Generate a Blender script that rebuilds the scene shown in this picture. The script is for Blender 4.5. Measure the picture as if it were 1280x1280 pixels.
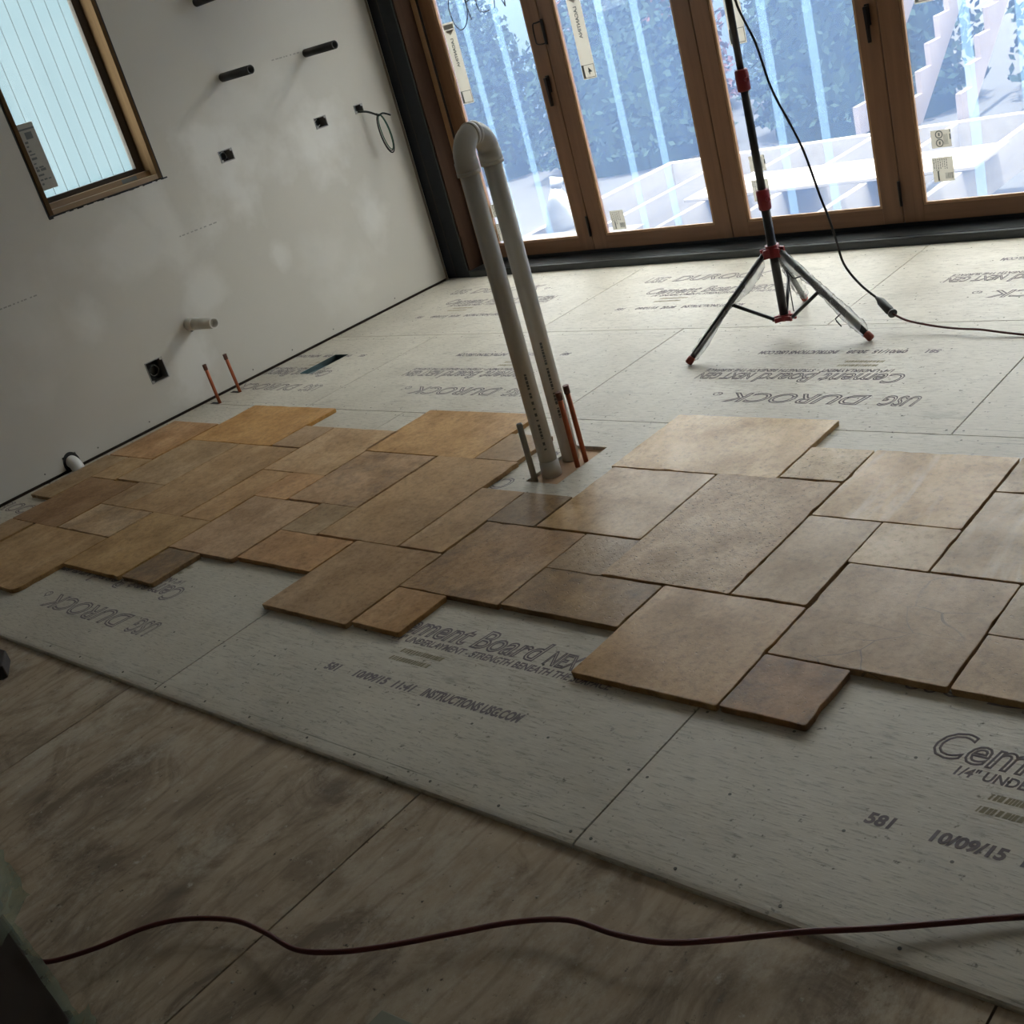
import bpy, math, random
from mathutils import Vector, Matrix, noise
random.seed(7)
S = bpy.context.scene
for o in list(bpy.data.objects): bpy.data.objects.remove(o)
COL = S.collection

# ------------------------------------------------------------------ camera
# world: X along the folding doors, Y towards them, Z up; board tops z = 0; left wall x = 0
cd = bpy.data.cameras.new('camera'); cam = bpy.data.objects.new('camera', cd); COL.objects.link(cam)
rt = Vector((0.7306044, 0.6311702, -0.2604638)); up = Vector((-0.0861475, 0.4636240, 0.8818341)); fw = Vector((-0.6773447, 0.6218336, -0.3930995))
M4 = Matrix.Identity(4)
for i in range(3):
    M4[i][0] = rt[i]; M4[i][1] = up[i]; M4[i][2] = -fw[i]
M4[0][3], M4[1][3], M4[2][3] = 5.2732, -1.1434, 1.4462
cam.matrix_world = M4
cd.sensor_width = 36.0; cd.lens = 1451.6 / 1280 * 36; cd.clip_start = 0.05; cd.clip_end = 300
S.camera = cam

# ------------------------------------------------------------------ sky, sun, exposure
w = bpy.data.worlds.new('sky'); S.world = w; w.use_nodes = True
bg = w.node_tree.nodes['Background']; bg.inputs[0].default_value = (1.0, 0.975, 0.935, 1); bg.inputs[1].default_value = 2.1
sd = bpy.data.lights.new('sun', 'SUN'); sd.energy = 6.5; sd.angle = 0.01; sd.color = (1.0, 0.95, 0.87)
sun = bpy.data.objects.new('sun', sd); COL.objects.link(sun)
sun.rotation_euler = Vector((0.10, -0.22, 0.97)).to_track_quat('Z', 'Y').to_euler()
def portal(name, loc, rot, sx, sy):
    l = bpy.data.lights.new(name, 'AREA'); l.shape = 'RECTANGLE'; l.size = sx; l.size_y = sy; l.cycles.is_portal = True
    o = bpy.data.objects.new(name, l); COL.objects.link(o); o.location = loc; o.rotation_euler = rot
portal('door_portal', (2.5, 3.96, 1.15), (math.radians(-90), 0, 0), 4.9, 2.2)
portal('window_portal', (-0.2, 1.77, 1.72), (0, math.radians(-90), 0), 1.3, 0.62)
vs = S.view_settings
vs.view_transform = 'Standard'; vs.look = 'None'; vs.gamma = 1.0; vs.use_curve_mapping = False; vs.exposure = 2.48

# ------------------------------------------------------------------ materials
MATS = {}
class NT:
    def __init__(s, name):
        s.m = bpy.data.materials.new(name); s.m.use_nodes = True; s.t = s.m.node_tree; s.n = s.t.nodes
        s.b = s.n['Principled BSDF']; s.out = s.n['Material Output']
        MATS[name] = s.m
    def new(s, t, **k):
        x = s.n.new(t)
        for a, v in k.items(): setattr(x, a, v)
        return x
    def link(s, a, b): s.t.links.new(a, b)
    def coord(s, kind='Object', scale=(1, 1, 1), rand=False):
        tc = s.new('ShaderNodeTexCoord'); mp = s.new('ShaderNodeMapping'); mp.inputs['Scale'].default_value = scale
        src = tc.outputs[kind]
        if rand:
            oi = s.new('ShaderNodeObjectInfo'); va = s.new('ShaderNodeVectorMath', operation='SCALE'); cv = s.new('ShaderNodeCombineXYZ')
            for i in range(3): s.link(oi.outputs['Random'], cv.inputs[i])
            s.link(cv.outputs[0], va.inputs[0]); va.inputs['Scale'].default_value = 37.0
            ad = s.new('ShaderNodeVectorMath', operation='ADD'); s.link(src, ad.inputs[0]); s.link(va.outputs[0], ad.inputs[1]); src = ad.outputs[0]
        s.link(src, mp.inputs[0]); return mp.outputs[0]
    def noise(s, vec, scale, detail=4, rough=0.55, dist=0.0):
        x = s.new('ShaderNodeTexNoise'); x.inputs['Scale'].default_value = scale; x.inputs['Detail'].default_value = detail
        x.inputs['Roughness'].default_value = rough; x.inputs['Distortion'].default_value = dist
        s.link(vec, x.inputs['Vector']); return x.outputs['Fac']
    def ramp(s, fac, stops):
        x = s.new('ShaderNodeValToRGB'); e = x.color_ramp.elements
        while len(e) < len(stops): e.new(0.5)
        for i, (p, c) in enumerate(stops):
            e[i].position = p; e[i].color = (c if len(c) == 4 else tuple(c) + (1,))
        s.link(fac, x.inputs[0]); return x.outputs[0]
    def mix(s, a, b, fac, mode='MIX'):
        x = s.new('ShaderNodeMix', data_type='RGBA', blend_type=mode)
        for v, i in ((a, 6), (b, 7), (fac, 0)):
            if hasattr(v, 'links'): s.link(v, x.inputs[i])
            else: x.inputs[i].default_value = v if i == 0 else tuple(v) + (1,)
        return x.outputs[2]
    def math(s, op, a, b=None, clamp=False):
        x = s.new('ShaderNodeMath', operation=op); x.use_clamp = clamp
        for i, v in enumerate((a, b)):
            if v is None: continue
            if hasattr(v, 'links'): s.link(v, x.inputs[i])
            else: x.inputs[i].default_value = v
        return x.outputs[0]
    def bump(s, h, strength=0.2, dist=0.002):
        x = s.new('ShaderNodeBump'); x.inputs['Strength'].default_value = strength; x.inputs['Distance'].default_value = dist
        s.link(h, x.inputs['Height']); s.link(x.outputs[0], s.b.inputs['Normal'])
    def base(s, c, rough=0.6, metal=0.0, spec=0.5):
        if hasattr(c, 'links'): s.link(c, s.b.inputs['Base Color'])
        else: s.b.inputs['Base Color'].default_value = tuple(c) + (1,)
        s.b.inputs['Roughness'].default_value = rough; s.b.inputs['Metallic'].default_value = metal
        s.b.inputs['Specular IOR Level'].default_value = spec; return s

def plain(name, c, rough=0.6, metal=0.0, spec=0.5, var=0.12, scale=25):
    n = NT(name); f = n.noise(n.coord(), scale, 3)
    n.base(n.mix(tuple(x * (1 - var) for x in c), tuple(min(1, x * (1 + var)) for x in c), f), rough, metal, spec)
    return n.m

# drywall with skim-coat patches of joint compound (position on the wall in metres: y, z, radius y, radius z, strength)
def mk_drywall(name, patches, col=(0.555, 0.525, 0.465)):
    n = NT(name); tc = n.new('ShaderNodeTexCoord'); sp = n.new('ShaderNodeSeparateXYZ'); n.link(tc.outputs['Object'], sp.inputs[0])
    v = n.coord(); wob = n.noise(v, 3.5, 4)
    wob2 = n.math('MULTIPLY', n.math('SUBTRACT', wob, 0.5), 3.6)
    tot = None
    for (py, pz, ry, rz, st) in patches:
        a = n.math('DIVIDE', n.math('SUBTRACT', sp.outputs[1], py), ry); b = n.math('DIVIDE', n.math('SUBTRACT', sp.outputs[2], pz), rz)
        d = n.math('SQRT', n.math('ADD', n.math('MULTIPLY', a, a), n.math('MULTIPLY', b, b)))
        k = n.math('MULTIPLY', n.math('MULTIPLY', n.math('SUBTRACT', n.math('ADD', 1.3, wob2), d), 1.1, True), st)
        tot = k if tot is None else n.math('MAXIMUM', tot, k)
    cl = n.noise(v, 1.3, 4, 0.6)
    c = n.mix(tuple(x * 0.90 for x in col), tuple(x * 1.06 for x in col), cl)
    if tot is not None: c = n.mix(c, (0.74, 0.72, 0.675), tot)
    n.base(c, 0.85, 0, 0.25); n.bump(n.noise(v, 180, 2), 0.06, 0.001)
    return n.m
mk_drywall('drywall', [(2.50, 1.02, 0.33, 0.22, 0.6), (2.60, 0.54, 0.06, 0.07, 0.5), (2.06, 0.50, 0.13, 0.12, 0.42), (1.44, 0.62, 0.08, 0.12, 0.45),
                       (2.00, 0.95, 0.10, 0.30, 0.4), (1.88, 0.20, 0.14, 0.17, 0.6), (3.15, 1.02, 0.22, 0.18, 0.6), (3.32, 0.55, 0.10, 0.16, 0.5),
                       (1.75, 0.85, 0.30, 0.14, 0.35), (2.75, 1.30, 0.35, 0.12, 0.3), (1.1, 0.75, 0.12, 0.30, 0.25), (2.95, 0.40, 0.2, 0.2, 0.25)])
mk_drywall('drywall_plain', [], (0.74, 0.71, 0.64))
plain('ceiling_drywall', (0.82, 0.80, 0.74), 0.9)

# cement board: pale warm grey, fine striated texture, long-edge line 4 cm in from both edges
n = NT('cement_board'); v = n.coord(rand=True)
st = n.noise(n.coord(scale=(24, 170, 1), rand=True), 1.0, 5, 0.72)
c = n.ramp(n.noise(v, 2.2, 6, 0.65), [(0.25, (0.41, 0.37, 0.30)), (0.75, (0.58, 0.535, 0.45))])
c = n.mix(c, (0.20, 0.185, 0.15), n.math('MULTIPLY', n.math('MULTIPLY', n.math('SUBTRACT', st, 0.53, True), 6.0, True), 0.8))
c = n.mix(c, (0.68, 0.66, 0.59), n.math('MULTIPLY', n.math('MULTIPLY', n.math('SUBTRACT', 0.44, st, True), 5.0, True), 0.6))
sm = n.noise(n.coord(scale=(3, 9, 1), rand=True), 1.6, 5, 0.7)
c = n.mix(c, (0.22, 0.20, 0.16), n.math('MULTIPLY', n.math('SUBTRACT', sm, 0.58, True), 3.2, True))
sk = n.noise(v, 60, 3, 0.6); c = n.mix(c, (0.10, 0.09, 0.07), n.math('MULTIPLY', n.math('SUBTRACT', sk, 0.645, True), 9.0, True))
tc = n.new('ShaderNodeTexCoord'); sp = n.new('ShaderNodeSeparateXYZ'); n.link(tc.outputs['Object'], sp.inputs[0])
br = n.noise(n.coord(scale=(5, 0.2, 1), rand=True), 1.0, 2)
for yy in (0.04, 0.876):
    ln = n.math('LESS_THAN', n.math('ABSOLUTE', n.math('SUBTRACT', sp.outputs[1], yy)), 0.0016)
    c = n.mix(c, (0.18, 0.175, 0.14), n.math('MULTIPLY', ln, n.math('MULTIPLY', n.math('SUBTRACT', br, 0.42, True), 4.0, True)))
n.base(c, 0.52, 0, 0.5); n.bump(st, 0.35, 0.0015)

# plywood subfloor, grain along Y
n = NT('plywood'); v = n.coord(rand=True)
g = n.noise(n.coord(scale=(16, 5.5, 1), rand=True), 1.0, 8, 0.78, 0.5)
c = n.ramp(g, [(0.30, (0.29, 0.222, 0.155)), (0.50, (0.40, 0.318, 0.228)), (0.72, (0.48, 0.395, 0.295))])
wv = n.new('ShaderNodeTexWave', wave_type='BANDS', bands_direction='X'); n.link(n.coord(scale=(1.4, 0.34, 1), rand=True), wv.inputs['Vector'])
wv.inputs['Scale'].default_value = 3.2; wv.inputs['Distortion'].default_value = 16; wv.inputs['Detail'].default_value = 3; wv.inputs['Detail Scale'].default_value = 1.2; wv.inputs['Detail Roughness'].default_value = 0.55
c = n.mix(c, (0.17, 0.125, 0.088), n.math('MULTIPLY', n.math('MULTIPLY', n.math('SUBTRACT', wv.outputs['Fac'], 0.84, True), 6.0, True), 0.35))
kn = n.noise(n.coord(scale=(2.6, 1.9, 1), rand=True), 1.9, 7, 0.72, 0.9)
c = n.mix(c, (0.165, 0.122, 0.085), n.math('MULTIPLY', n.math('MULTIPLY', n.math('SUBTRACT', kn, 0.49, True), 7.0, True), 0.8))
dr = n.noise(n.coord(scale=(1.6, 1.0, 1), rand=True), 3.0, 8, 0.8); c = n.mix(c, (0.50, 0.44, 0.35), n.math('MULTIPLY', n.math('MULTIPLY', n.math('SUBTRACT', dr, 0.50, True), 7.0, True), 0.85))
vo = n.new('ShaderNodeTexVoronoi', feature='SMOOTH_F1'); vo.inputs['Scale'].default_value = 2.6; n.link(n.coord(scale=(1.5, 0.8, 1), rand=True), vo.inputs['Vector'])
c = n.mix(c, (0.15, 0.112, 0.08), n.math('MULTIPLY', n.math('MULTIPLY', n.math('SUBTRACT', 0.15, vo.outputs['Distance'], True), 9.0, True), 0.65))
sk = n.noise(v, 55, 3, 0.6); c = n.mix(c, (0.05, 0.04, 0.03), n.math('MULTIPLY', n.math('SUBTRACT', sk, 0.665, True), 9.0, True))
sk2 = n.noise(v, 26, 5, 0.75); c = n.mix(c, (0.60, 0.55, 0.46), n.math('MULTIPLY', n.math('SUBTRACT', sk2, 0.62, True), 6.0, True))
n.base(c, 0.72, 0, 0.3); n.bump(g, 0.15, 0.002)
plain('plywood_raw', (0.42, 0.27, 0.16), 0.75)

# stone tile, tinted by the object's own colour
def mk_tile(name, pit=0.5, crack=False, dark=0.0, pale_pits=False, streak=False):
    n = NT(name); oi = n.new('ShaderNodeObjectInfo'); v = n.coord(rand=True)
    bands = n.noise(n.coord(scale=(3.5, 0.9, 1), rand=True), 1.6, 5, 0.6, 0.5)
    cl = n.noise(v, 5.5, 6, 0.65)
    c = n.mix(oi.outputs['Color'], n.mix(oi.outputs['Color'], (0.55, 0.47, 0.37), 1.0, 'MULTIPLY'), n.math('MULTIPLY', n.math('SUBTRACT', cl, 0.42, True), 2.6, True))
    c = n.mix(c, n.mix(oi.outputs['Color'], (0.16, 0.14, 0.11), 1.0, 'ADD'), n.math('MULTIPLY', n.math('SUBTRACT', bands, 0.55, True), 3.0, True))
    fine = n.noise(v, 48, 5, 0.78)
    c = n.mix(c, n.mix(c, (0.50, 0.45, 0.38), 1.0, 'MULTIPLY'), n.math('MULTIPLY', n.math('SUBTRACT', fine, 0.49, True), 4.0, True))
    c = n.mix(c, n.mix(c, (0.10, 0.085, 0.065), 1.0, 'ADD'), n.math('MULTIPLY', n.math('SUBTRACT', 0.46, fine, True), 4.0, True))
    pf = n.noise(v, 110, 2, 0.5); pm = n.math('MULTIPLY', n.math('SUBTRACT', pf, 0.70 - 0.06 * pit, True), 8.0, True)
    c = n.mix(c, (0.13, 0.095, 0.06), n.math('MULTIPLY', pm, 0.8))
    if streak:
        sf = n.noise(n.coord(scale=(7, 1.2, 1), rand=True), 1.5, 5, 0.6, 0.8); c = n.mix(c, (0.66, 0.55, 0.40), n.math('MULTIPLY', n.math('SUBTRACT', sf, 0.52, True), 3.0, True))
    if dark:
        df = n.noise(v, 7.0, 6, 0.75); c = n.mix(c, (0.085, 0.055, 0.035), n.math('MULTIPLY', n.math('MULTIPLY', n.math('SUBTRACT', df, 0.46, True), 5.0, True), dark))
    if crack:
        wob = n.new('ShaderNodeTexNoise'); wob.inputs['Scale'].default_value = 4.0; n.link(v, wob.inputs['Vector'])
        ad = n.new('ShaderNodeVectorMath', operation='MULTIPLY_ADD'); n.link(wob.outputs['Color'], ad.inputs[0]); ad.inputs[1].default_value = (0.18, 0.18, 0); n.link(n.coord(scale=(1.0, 2.2, 1), rand=True), ad.inputs[2])
        vo = n.new('ShaderNodeTexVoronoi', feature='DISTANCE_TO_EDGE'); vo.inputs['Scale'].default_value = 4.0; n.link(ad.outputs[0], vo.inputs['Vector'])
        ms = n.noise(v, 6.0, 2); cf = n.math('MULTIPLY', n.math('LESS_THAN', vo.outputs['Distance'], 0.006), n.math('MULTIPLY', n.math('SUBTRACT', ms, 0.40, True), 6.0, True))
        c = n.mix(c, (0.12, 0.08, 0.055), n.math('MULTIPLY', cf, 0.65))
    n.base(c, 0.40, 0, 0.28)
    rr = n.ramp(cl, [(0.3, (0.30,) * 3), (0.7, (0.48,) * 3)]); n.link(rr, n.b.inputs['Roughness'])
    n.bump(n.math('ADD', fine, n.math('MULTIPLY', pm, -1.5)), 0.32 + 0.45 * max(0, pit - 0.5), 0.002)
mk_tile('stone'); mk_tile('stone_rough', 1.3); mk_tile('stone_veined', 0.4, crack=True); mk_tile('stone_scuffed', 0.8, dark=0.6)
mk_tile('stone_mottled', 0.6, dark=0.75); mk_tile('stone_streaked', 0.3, streak=True)

# fir wood of the doors, window wood, misc
def mk_wood(name, a, b, sc=(30, 30, 1.5), rough=0.45, spec=0.4):
    n = NT(name); g = n.noise(n.coord(scale=sc, rand=True), 1.0, 5, 0.6, 0.4)
    n.base(n.ramp(g, [(0.3, a), (0.7, b)]), rough, 0, spec); n.bump(g, 0.05, 0.001)
mk_wood('fir', (0.165, 0.078, 0.038), (0.225, 0.112, 0.056))
mk_wood('fir_shaded', (0.034, 0.017, 0.010), (0.050, 0.026, 0.015), (30, 30, 1.5), 0.7, 0.1)  # darker copy of the fir, with the jamb side's shade in its colour
mk_wood('fir_rail', (0.165, 0.078, 0.038), (0.225, 0.112, 0.056), (1.5, 30, 30))
mk_wood('fir_lit', (0.34, 0.19, 0.095), (0.43, 0.25, 0.13))  # lighter copy of the fir, with light on beads and stop painted in
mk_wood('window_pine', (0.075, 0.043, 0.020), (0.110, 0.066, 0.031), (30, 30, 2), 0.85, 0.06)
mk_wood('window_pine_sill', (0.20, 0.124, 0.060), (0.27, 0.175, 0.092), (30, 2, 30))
mk_wood('lumber', (0.175, 0.158, 0.142), (0.225, 0.205, 0.188), (14, 1.2, 14), 0.7)
mk_wood('lumber_cut', (0.135, 0.108, 0.102), (0.170, 0.140, 0.134), (6, 6, 6), 0.7)
plain('dark_metal', (0.012, 0.014, 0.018), 0.38, 0.2, 0.5)
plain('dark_trim', (0.009, 0.011, 0.016), 0.5, 0.0, 0.25)
plain('sill_metal', (0.055, 0.06, 0.062), 0.35, 0.6, 0.5)
plain('bronze', (0.018, 0.013, 0.012), 0.4, 0.5)
plain('stud_dark', (0.05, 0.038, 0.028), 0.9)
plain('corner_bead', (0.20, 0.16, 0.12), 0.7)
plain('pvc', (0.56, 0.53, 0.475), 0.38, 0, 0.5, 0.06, 8)
plain('sack_white', (0.22, 0.22, 0.22), 0.8)
plain('pvc_white', (0.72, 0.70, 0.66), 0.35, 0, 0.5, 0.05, 8)
plain('abs_black', (0.011, 0.0105, 0.010), 0.55)
plain('grey_conduit', (0.33, 0.305, 0.25), 0.5)
plain('copper', (0.42, 0.12, 0.055), 0.42, 0.65, 0.5, 0.25, 60)
plain('copper_cap', (0.12, 0.045, 0.03), 0.5, 0.6)
plain('ink', (0.20, 0.175, 0.185), 0.8, 0, 0.2)
plain('ink_brown', (0.29, 0.255, 0.18), 0.8, 0, 0.2)
plain('pencil', (0.33, 0.32, 0.29), 0.8, 0, 0.2)
plain('marker', (0.10, 0.12, 0.17), 0.6)
plain('screw_head', (0.13, 0.125, 0.11), 0.6, 0.3)
plain('box_metal', (0.30, 0.29, 0.27), 0.5, 0.4)
plain('box_inside', (0.018, 0.017, 0.016), 0.7)
plain('wire_green', (0.02, 0.10, 0.055), 0.5)
plain('wire_black', (0.012, 0.016, 0.016), 0.5)
plain('duct_metal', (0.10, 0.14, 0.145), 0.38, 0.9)
plain('red_plastic', (0.26, 0.012, 0.018), 0.4)
plain('stand_black', (0.012, 0.012, 0.014), 0.35)
plain('rubber_red', (0.30, 0.06, 0.04), 0.6)
plain('cord_red', (0.085, 0.012, 0.010), 0.5)
plain('cord_black', (0.010, 0.009, 0.009), 0.5)
plain('cardboard_dark', (0.035, 0.022, 0.015), 0.9)
plain('label_print', (0.13, 0.14, 0.14), 0.8)
plain('label_grey', (0.36, 0.35, 0.31), 0.8)
plain('block_dark', (0.030, 0.024, 0.022), 0.8)
plain('scrap_green', (0.23, 0.235, 0.185), 0.7)
plain('rubble', (0.40, 0.36, 0.29), 0.9)
plain('gravel', (0.035, 0.034, 0.034), 0.95, 0, 0.2, 0.3, 6)
plain('house_siding', (0.045, 0.055, 0.07), 0.8, 0, 0.1)
plain('house_pale', (0.11, 0.15, 0.19), 0.8, 0, 0.1)
plain('leaf', (0.012, 0.020, 0.014), 0.9, 0, 0.0, 0.5, 3)
plain('leaf_rust', (0.06, 0.028, 0.026), 0.9, 0, 0.0, 0.4, 3)
plain('bark', (0.08, 0.06, 0.045), 0.9)
plain('vinyl_siding', (0.064, 0.101, 0.120), 0.75, 0, 0.2, 0.05, 12)
plain('vinyl_groove', (0.036, 0.056, 0.068), 0.9)

def mk_thin(name, trans, tint, gloss=0.06, translucent=(1, 1, 1), rough=0.02, noise_amt=0.0):
    n = NT(name); n.n.remove(n.b)
    t = n.new('ShaderNodeBsdfTransparent'); t.inputs[0].default_value = tuple(tint) + (1,)
    tl = n.new('ShaderNodeBsdfTranslucent'); tl.inputs[0].default_value = tuple(translucent) + (1,)
    df = n.new('ShaderNodeBsdfDiffuse'); df.inputs[0].default_value = tuple(translucent) + (1,)
    m0 = n.new('ShaderNodeMixShader'); m0.inputs[0].default_value = 0.35; n.link(tl.outputs[0], m0.inputs[1]); n.link(df.outputs[0], m0.inputs[2])
    m1 = n.new('ShaderNodeMixShader'); m1.inputs[0].default_value = 1 - trans; n.link(t.outputs[0], m1.inputs[1]); n.link(m0.outputs[0], m1.inputs[2])
    if noise_amt:
        f = n.noise(n.coord(scale=(6, 6, 1.2), rand=True), 1.5, 5, 0.65)
        n.link(n.math('ADD', n.math('MULTIPLY', n.math('SUBTRACT', f, 0.5), noise_amt), 1 - trans, True), m1.inputs[0])
    g = n.new('ShaderNodeBsdfGlossy'); g.inputs['Roughness'].default_value = rough
    fr = n.new('ShaderNodeLayerWeight'); fr.inputs[0].default_value = 0.25
    m2 = n.new('ShaderNodeMixShader'); n.link(n.math('MULTIPLY', fr.outputs['Fresnel'], gloss * 8, True), m2.inputs[0])
    n.link(m1.outputs[0], m2.inputs[1]); n.link(g.outputs[0], m2.inputs[2]); n.link(m2.outputs[0], n.out.inputs[0])
mk_thin('clear_glass', 0.97, (0.95, 0.98, 0.98), 0.05)
mk_thin('window_glass', 0.96, (0.90, 0.96, 0.97), 0.02)
mk_thin('film', 0.78, (1.0, 0.99, 0.97), 0.02, (0.17, 0.36, 0.80), 0.3, 0.10)
mk_thin('film_band', 0.70, (1.0, 1.0, 0.98), 0.02, (0.46, 0.72, 1.0), 0.3, 0.06)
mk_thin('label_paper', 0.10, (0.9, 0.9, 0.85), 0.0, (0.66, 0.63, 0.57), 0.5)
mk_thin('poly_bag', 0.70, (0.97, 0.97, 0.97), 0.08, (0.85, 0.85, 0.83), 0.15, 0.5)
mk_thin('poly_green', 0.68, (0.75, 0.85, 0.75), 0.08, (0.62, 0.72, 0.60), 0.2, 0.5)

# ------------------------------------------------------------------ mesh helpers
class MB:
    def __init__(s): s.v = []; s.f = []; s.sm = []
    def box(s, x0, x1, y0, y1, z0, z1):
        b = len(s.v); s.v += [(x, y, z) for z in (z0, z1) for y in (y0, y1) for x in (x0, x1)]
        s.add([(0, 2, 3, 1), (4, 5, 7, 6), (0, 1, 5, 4), (2, 6, 7, 3), (0, 4, 6, 2), (1, 3, 7, 5)], b); return s
    def add(s, fs, b=0, smooth=False):
        for f in fs: s.f.append(tuple(i + b for i in f)); s.sm.append(smooth)
    def tube(s, pts, r, seg=10, caps=True, closed=False):
        pts = [Vector(p) for p in pts]; k = len(pts); rr = r if isinstance(r, (list, tuple)) else [r] * k
        b = len(s.v); ref = None
        for i, p in enumerate(pts):
            a = pts[(i - 1) % k] if (i > 0 or closed) else p; c = pts[(i + 1) % k] if (i < k - 1 or closed) else p
            d = (c - a).normalized()
            if ref is None:
                ref = d.orthogonal().normalized()
            ref = (ref - d * ref.dot(d)).normalized(); bi = d.cross(ref)
            for j in range(seg):
                t = 2 * math.pi * j / seg; s.v.append(tuple(p + (ref * math.cos(t) + bi * math.sin(t)) * rr[i]))
        for i in range(k - 1 + (1 if closed else 0)):
            i2 = (i + 1) % k
            for j in range(seg):
                s.add([(b + i * seg + j, b + i * seg + (j + 1) % seg, b + i2 * seg + (j + 1) % seg, b + i2 * seg + j)], 0, True)
        if caps and not closed:
            s.add([tuple(b + j for j in reversed(range(seg))), tuple(b + (k - 1) * seg + j for j in range(seg))])
        return s
    def prism(s, poly, axis, a, b_):
        # poly in the two other axes, extruded along axis from a to b_
        b = len(s.v); k = len(poly)
        for val in (a, b_):
            for p in poly:
                q = list(p); q.insert(axis, val); s.v.append(tuple(q))
        s.add([tuple(reversed(range(k))), tuple(range(k, 2 * k))], b)
        s.add([(i, (i + 1) % k, k + (i + 1) % k, k + i) for i in range(k)], b); return s
    def ring(s, c, axis, r0, r1, l0, l1, seg=20):
        # hollow pipe along axis
        b = len(s.v)
        for (l, r) in ((l0, r1), (l1, r1), (l1, r0), (l0, r0)):
            for j in range(seg):
                t = 2 * math.pi * j / seg; q = [r * math.cos(t), r * math.sin(t)]; q.insert(axis, 0); q[axis] += l
                s.v.append(tuple(q[i] + c[i] for i in range(3)))
        for a in range(4):
            for j in range(seg):
                s.add([(b + a * seg + j, b + a * seg + (j + 1) % seg, b + ((a + 1) % 4) * seg + (j + 1) % seg, b + ((a + 1) % 4) * seg + j)], 0, a in (0, 2))
        return s
    def rot(s, ang, c):
        ca, sa = math.cos(ang), math.sin(ang)
        s.v = [(c[0] + (x - c[0]) * ca - (y - c[1]) * sa, c[1] + (x - c[0]) * sa + (y - c[1]) * ca, z) for x, y, z in s.v]; return s
    def build(s, name, mat, parent=None, origin=None, bevel=0.0, **props):
        # vertices are given in world metres; a part's origin is its root's origin
        if parent is not None: org = Vector(parent['_o'])
        elif origin is not None: org = Vector(origin)
        else:
            xs = [Vector(p) for p in s.v]; lo = [min(p[i] for p in xs) for i in range(3)]; hi = [max(p[i] for p in xs) for i in range(3)]
            org = Vector(((lo[0] + hi[0]) / 2, (lo[1] + hi[1]) / 2, lo[2]))
        me = bpy.data.meshes.new(name); me.from_pydata([tuple(Vector(p) - org) for p in s.v], [], s.f); me.update()
        me.polygons.foreach_set('use_smooth', s.sm)
        me.materials.append(MATS[mat])
        import bmesh
        bm = bmesh.new(); bm.from_mesh(me); bmesh.ops.recalc_face_normals(bm, faces=bm.faces); bm.to_mesh(me); bm.free()
        o = bpy.data.objects.new(name, me); COL.objects.link(o)
        if parent is not None: o.parent = parent
        else: o.location = org
        o['_o'] = tuple(org)
        if bevel:
            md = o.modifiers.new('bevel', 'BEVEL'); md.width = bevel; md.segments = 2; md.limit_method = 'ANGLE'; md.angle_limit = 0.9
        for k, v in props.items(): o[k] = v
        return o
def root(name, loc, **props):
    o = bpy.data.objects.new(name, None); COL.objects.link(o); o.location = loc; o['_o'] = tuple(loc); o.empty_display_size = 0.1
    for k, v in props.items(): o[k] = v
    return o
def thing(name, loc, label, category, group=None):
    o = root(name, loc, label=label, category=category)
    if group: o['group'] = group
    return o
def tag(o, label, category, group=None):
    o['label'] = label; o['category'] = category
    if group: o['group'] = group
    return o
def spline(pts, k=8):
    pts = [Vector(p) for p in pts]; out = []
    for i in range(len(pts) - 1):
        p0 = pts[max(0, i - 1)]; p1 = pts[i]; p2 = pts[i + 1]; p3 = pts[min(len(pts) - 1, i + 2)]
        for j in range(k):
            t = j / k
            out.append(0.5 * ((2 * p1) + (p2 - p0) * t + (2 * p0 - 5 * p1 + 4 * p2 - p3) * t * t + (3 * p1 - p0 - 3 * p2 + p3) * t ** 3))
    out.append(pts[-1]); return out
def text_geo(body, outline=False, shear=0.0, stroke=0.02, bold=0.0):
    cu = bpy.data.curves.new('lettering', 'FONT'); cu.body = body; cu.size = 1.0; cu.shear = shear; cu.resolution_u = 3; cu.offset = bold
    if outline:
        cu.fill_mode = 'NONE'; cu.bevel_depth = stroke; cu.bevel_resolution = 0
    o = bpy.data.objects.new('lettering', cu); COL.objects.link(o)
    dg = bpy.context.evaluated_depsgraph_get(); me = o.evaluated_get(dg).to_mesh()
    vs_ = [tuple(v.co) for v in me.vertices]; fs = [tuple(p.vertices) for p in me.polygons]
    o.evaluated_get(dg).to_mesh_clear(); bpy.data.objects.remove(o); bpy.data.curves.remove(cu)
    x0 = min(v[0] for v in vs_); x1 = max(v[0] for v in vs_); y0 = min(v[1] for v in vs_); y1 = max(v[1] for v in vs_)
    zr = max(1e-6, max(v[2] for v in vs_)); 
    return [((v[0] - x0) / (x1 - x0), (v[1] - y0) / (y1 - y0), (v[2] / zr if outline else 0.0)) for v in vs_], fs
_tc = {}
def text_into(mb, key, frame, u0, v0, wd, ht, lift=0.0004):
    # key = (body, outline, shear, stroke, bold); frame(u, v, h) -> world
    if key not in _tc: _tc[key] = text_geo(*key)
    vs_, fs = _tc[key]; b = len(mb.v)
    mb.v += [tuple(frame(u0 + a * wd, v0 + c * ht, lift + max(0, d) * 0.0002)) for a, c, d in vs_]; mb.add(fs, b)

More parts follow.
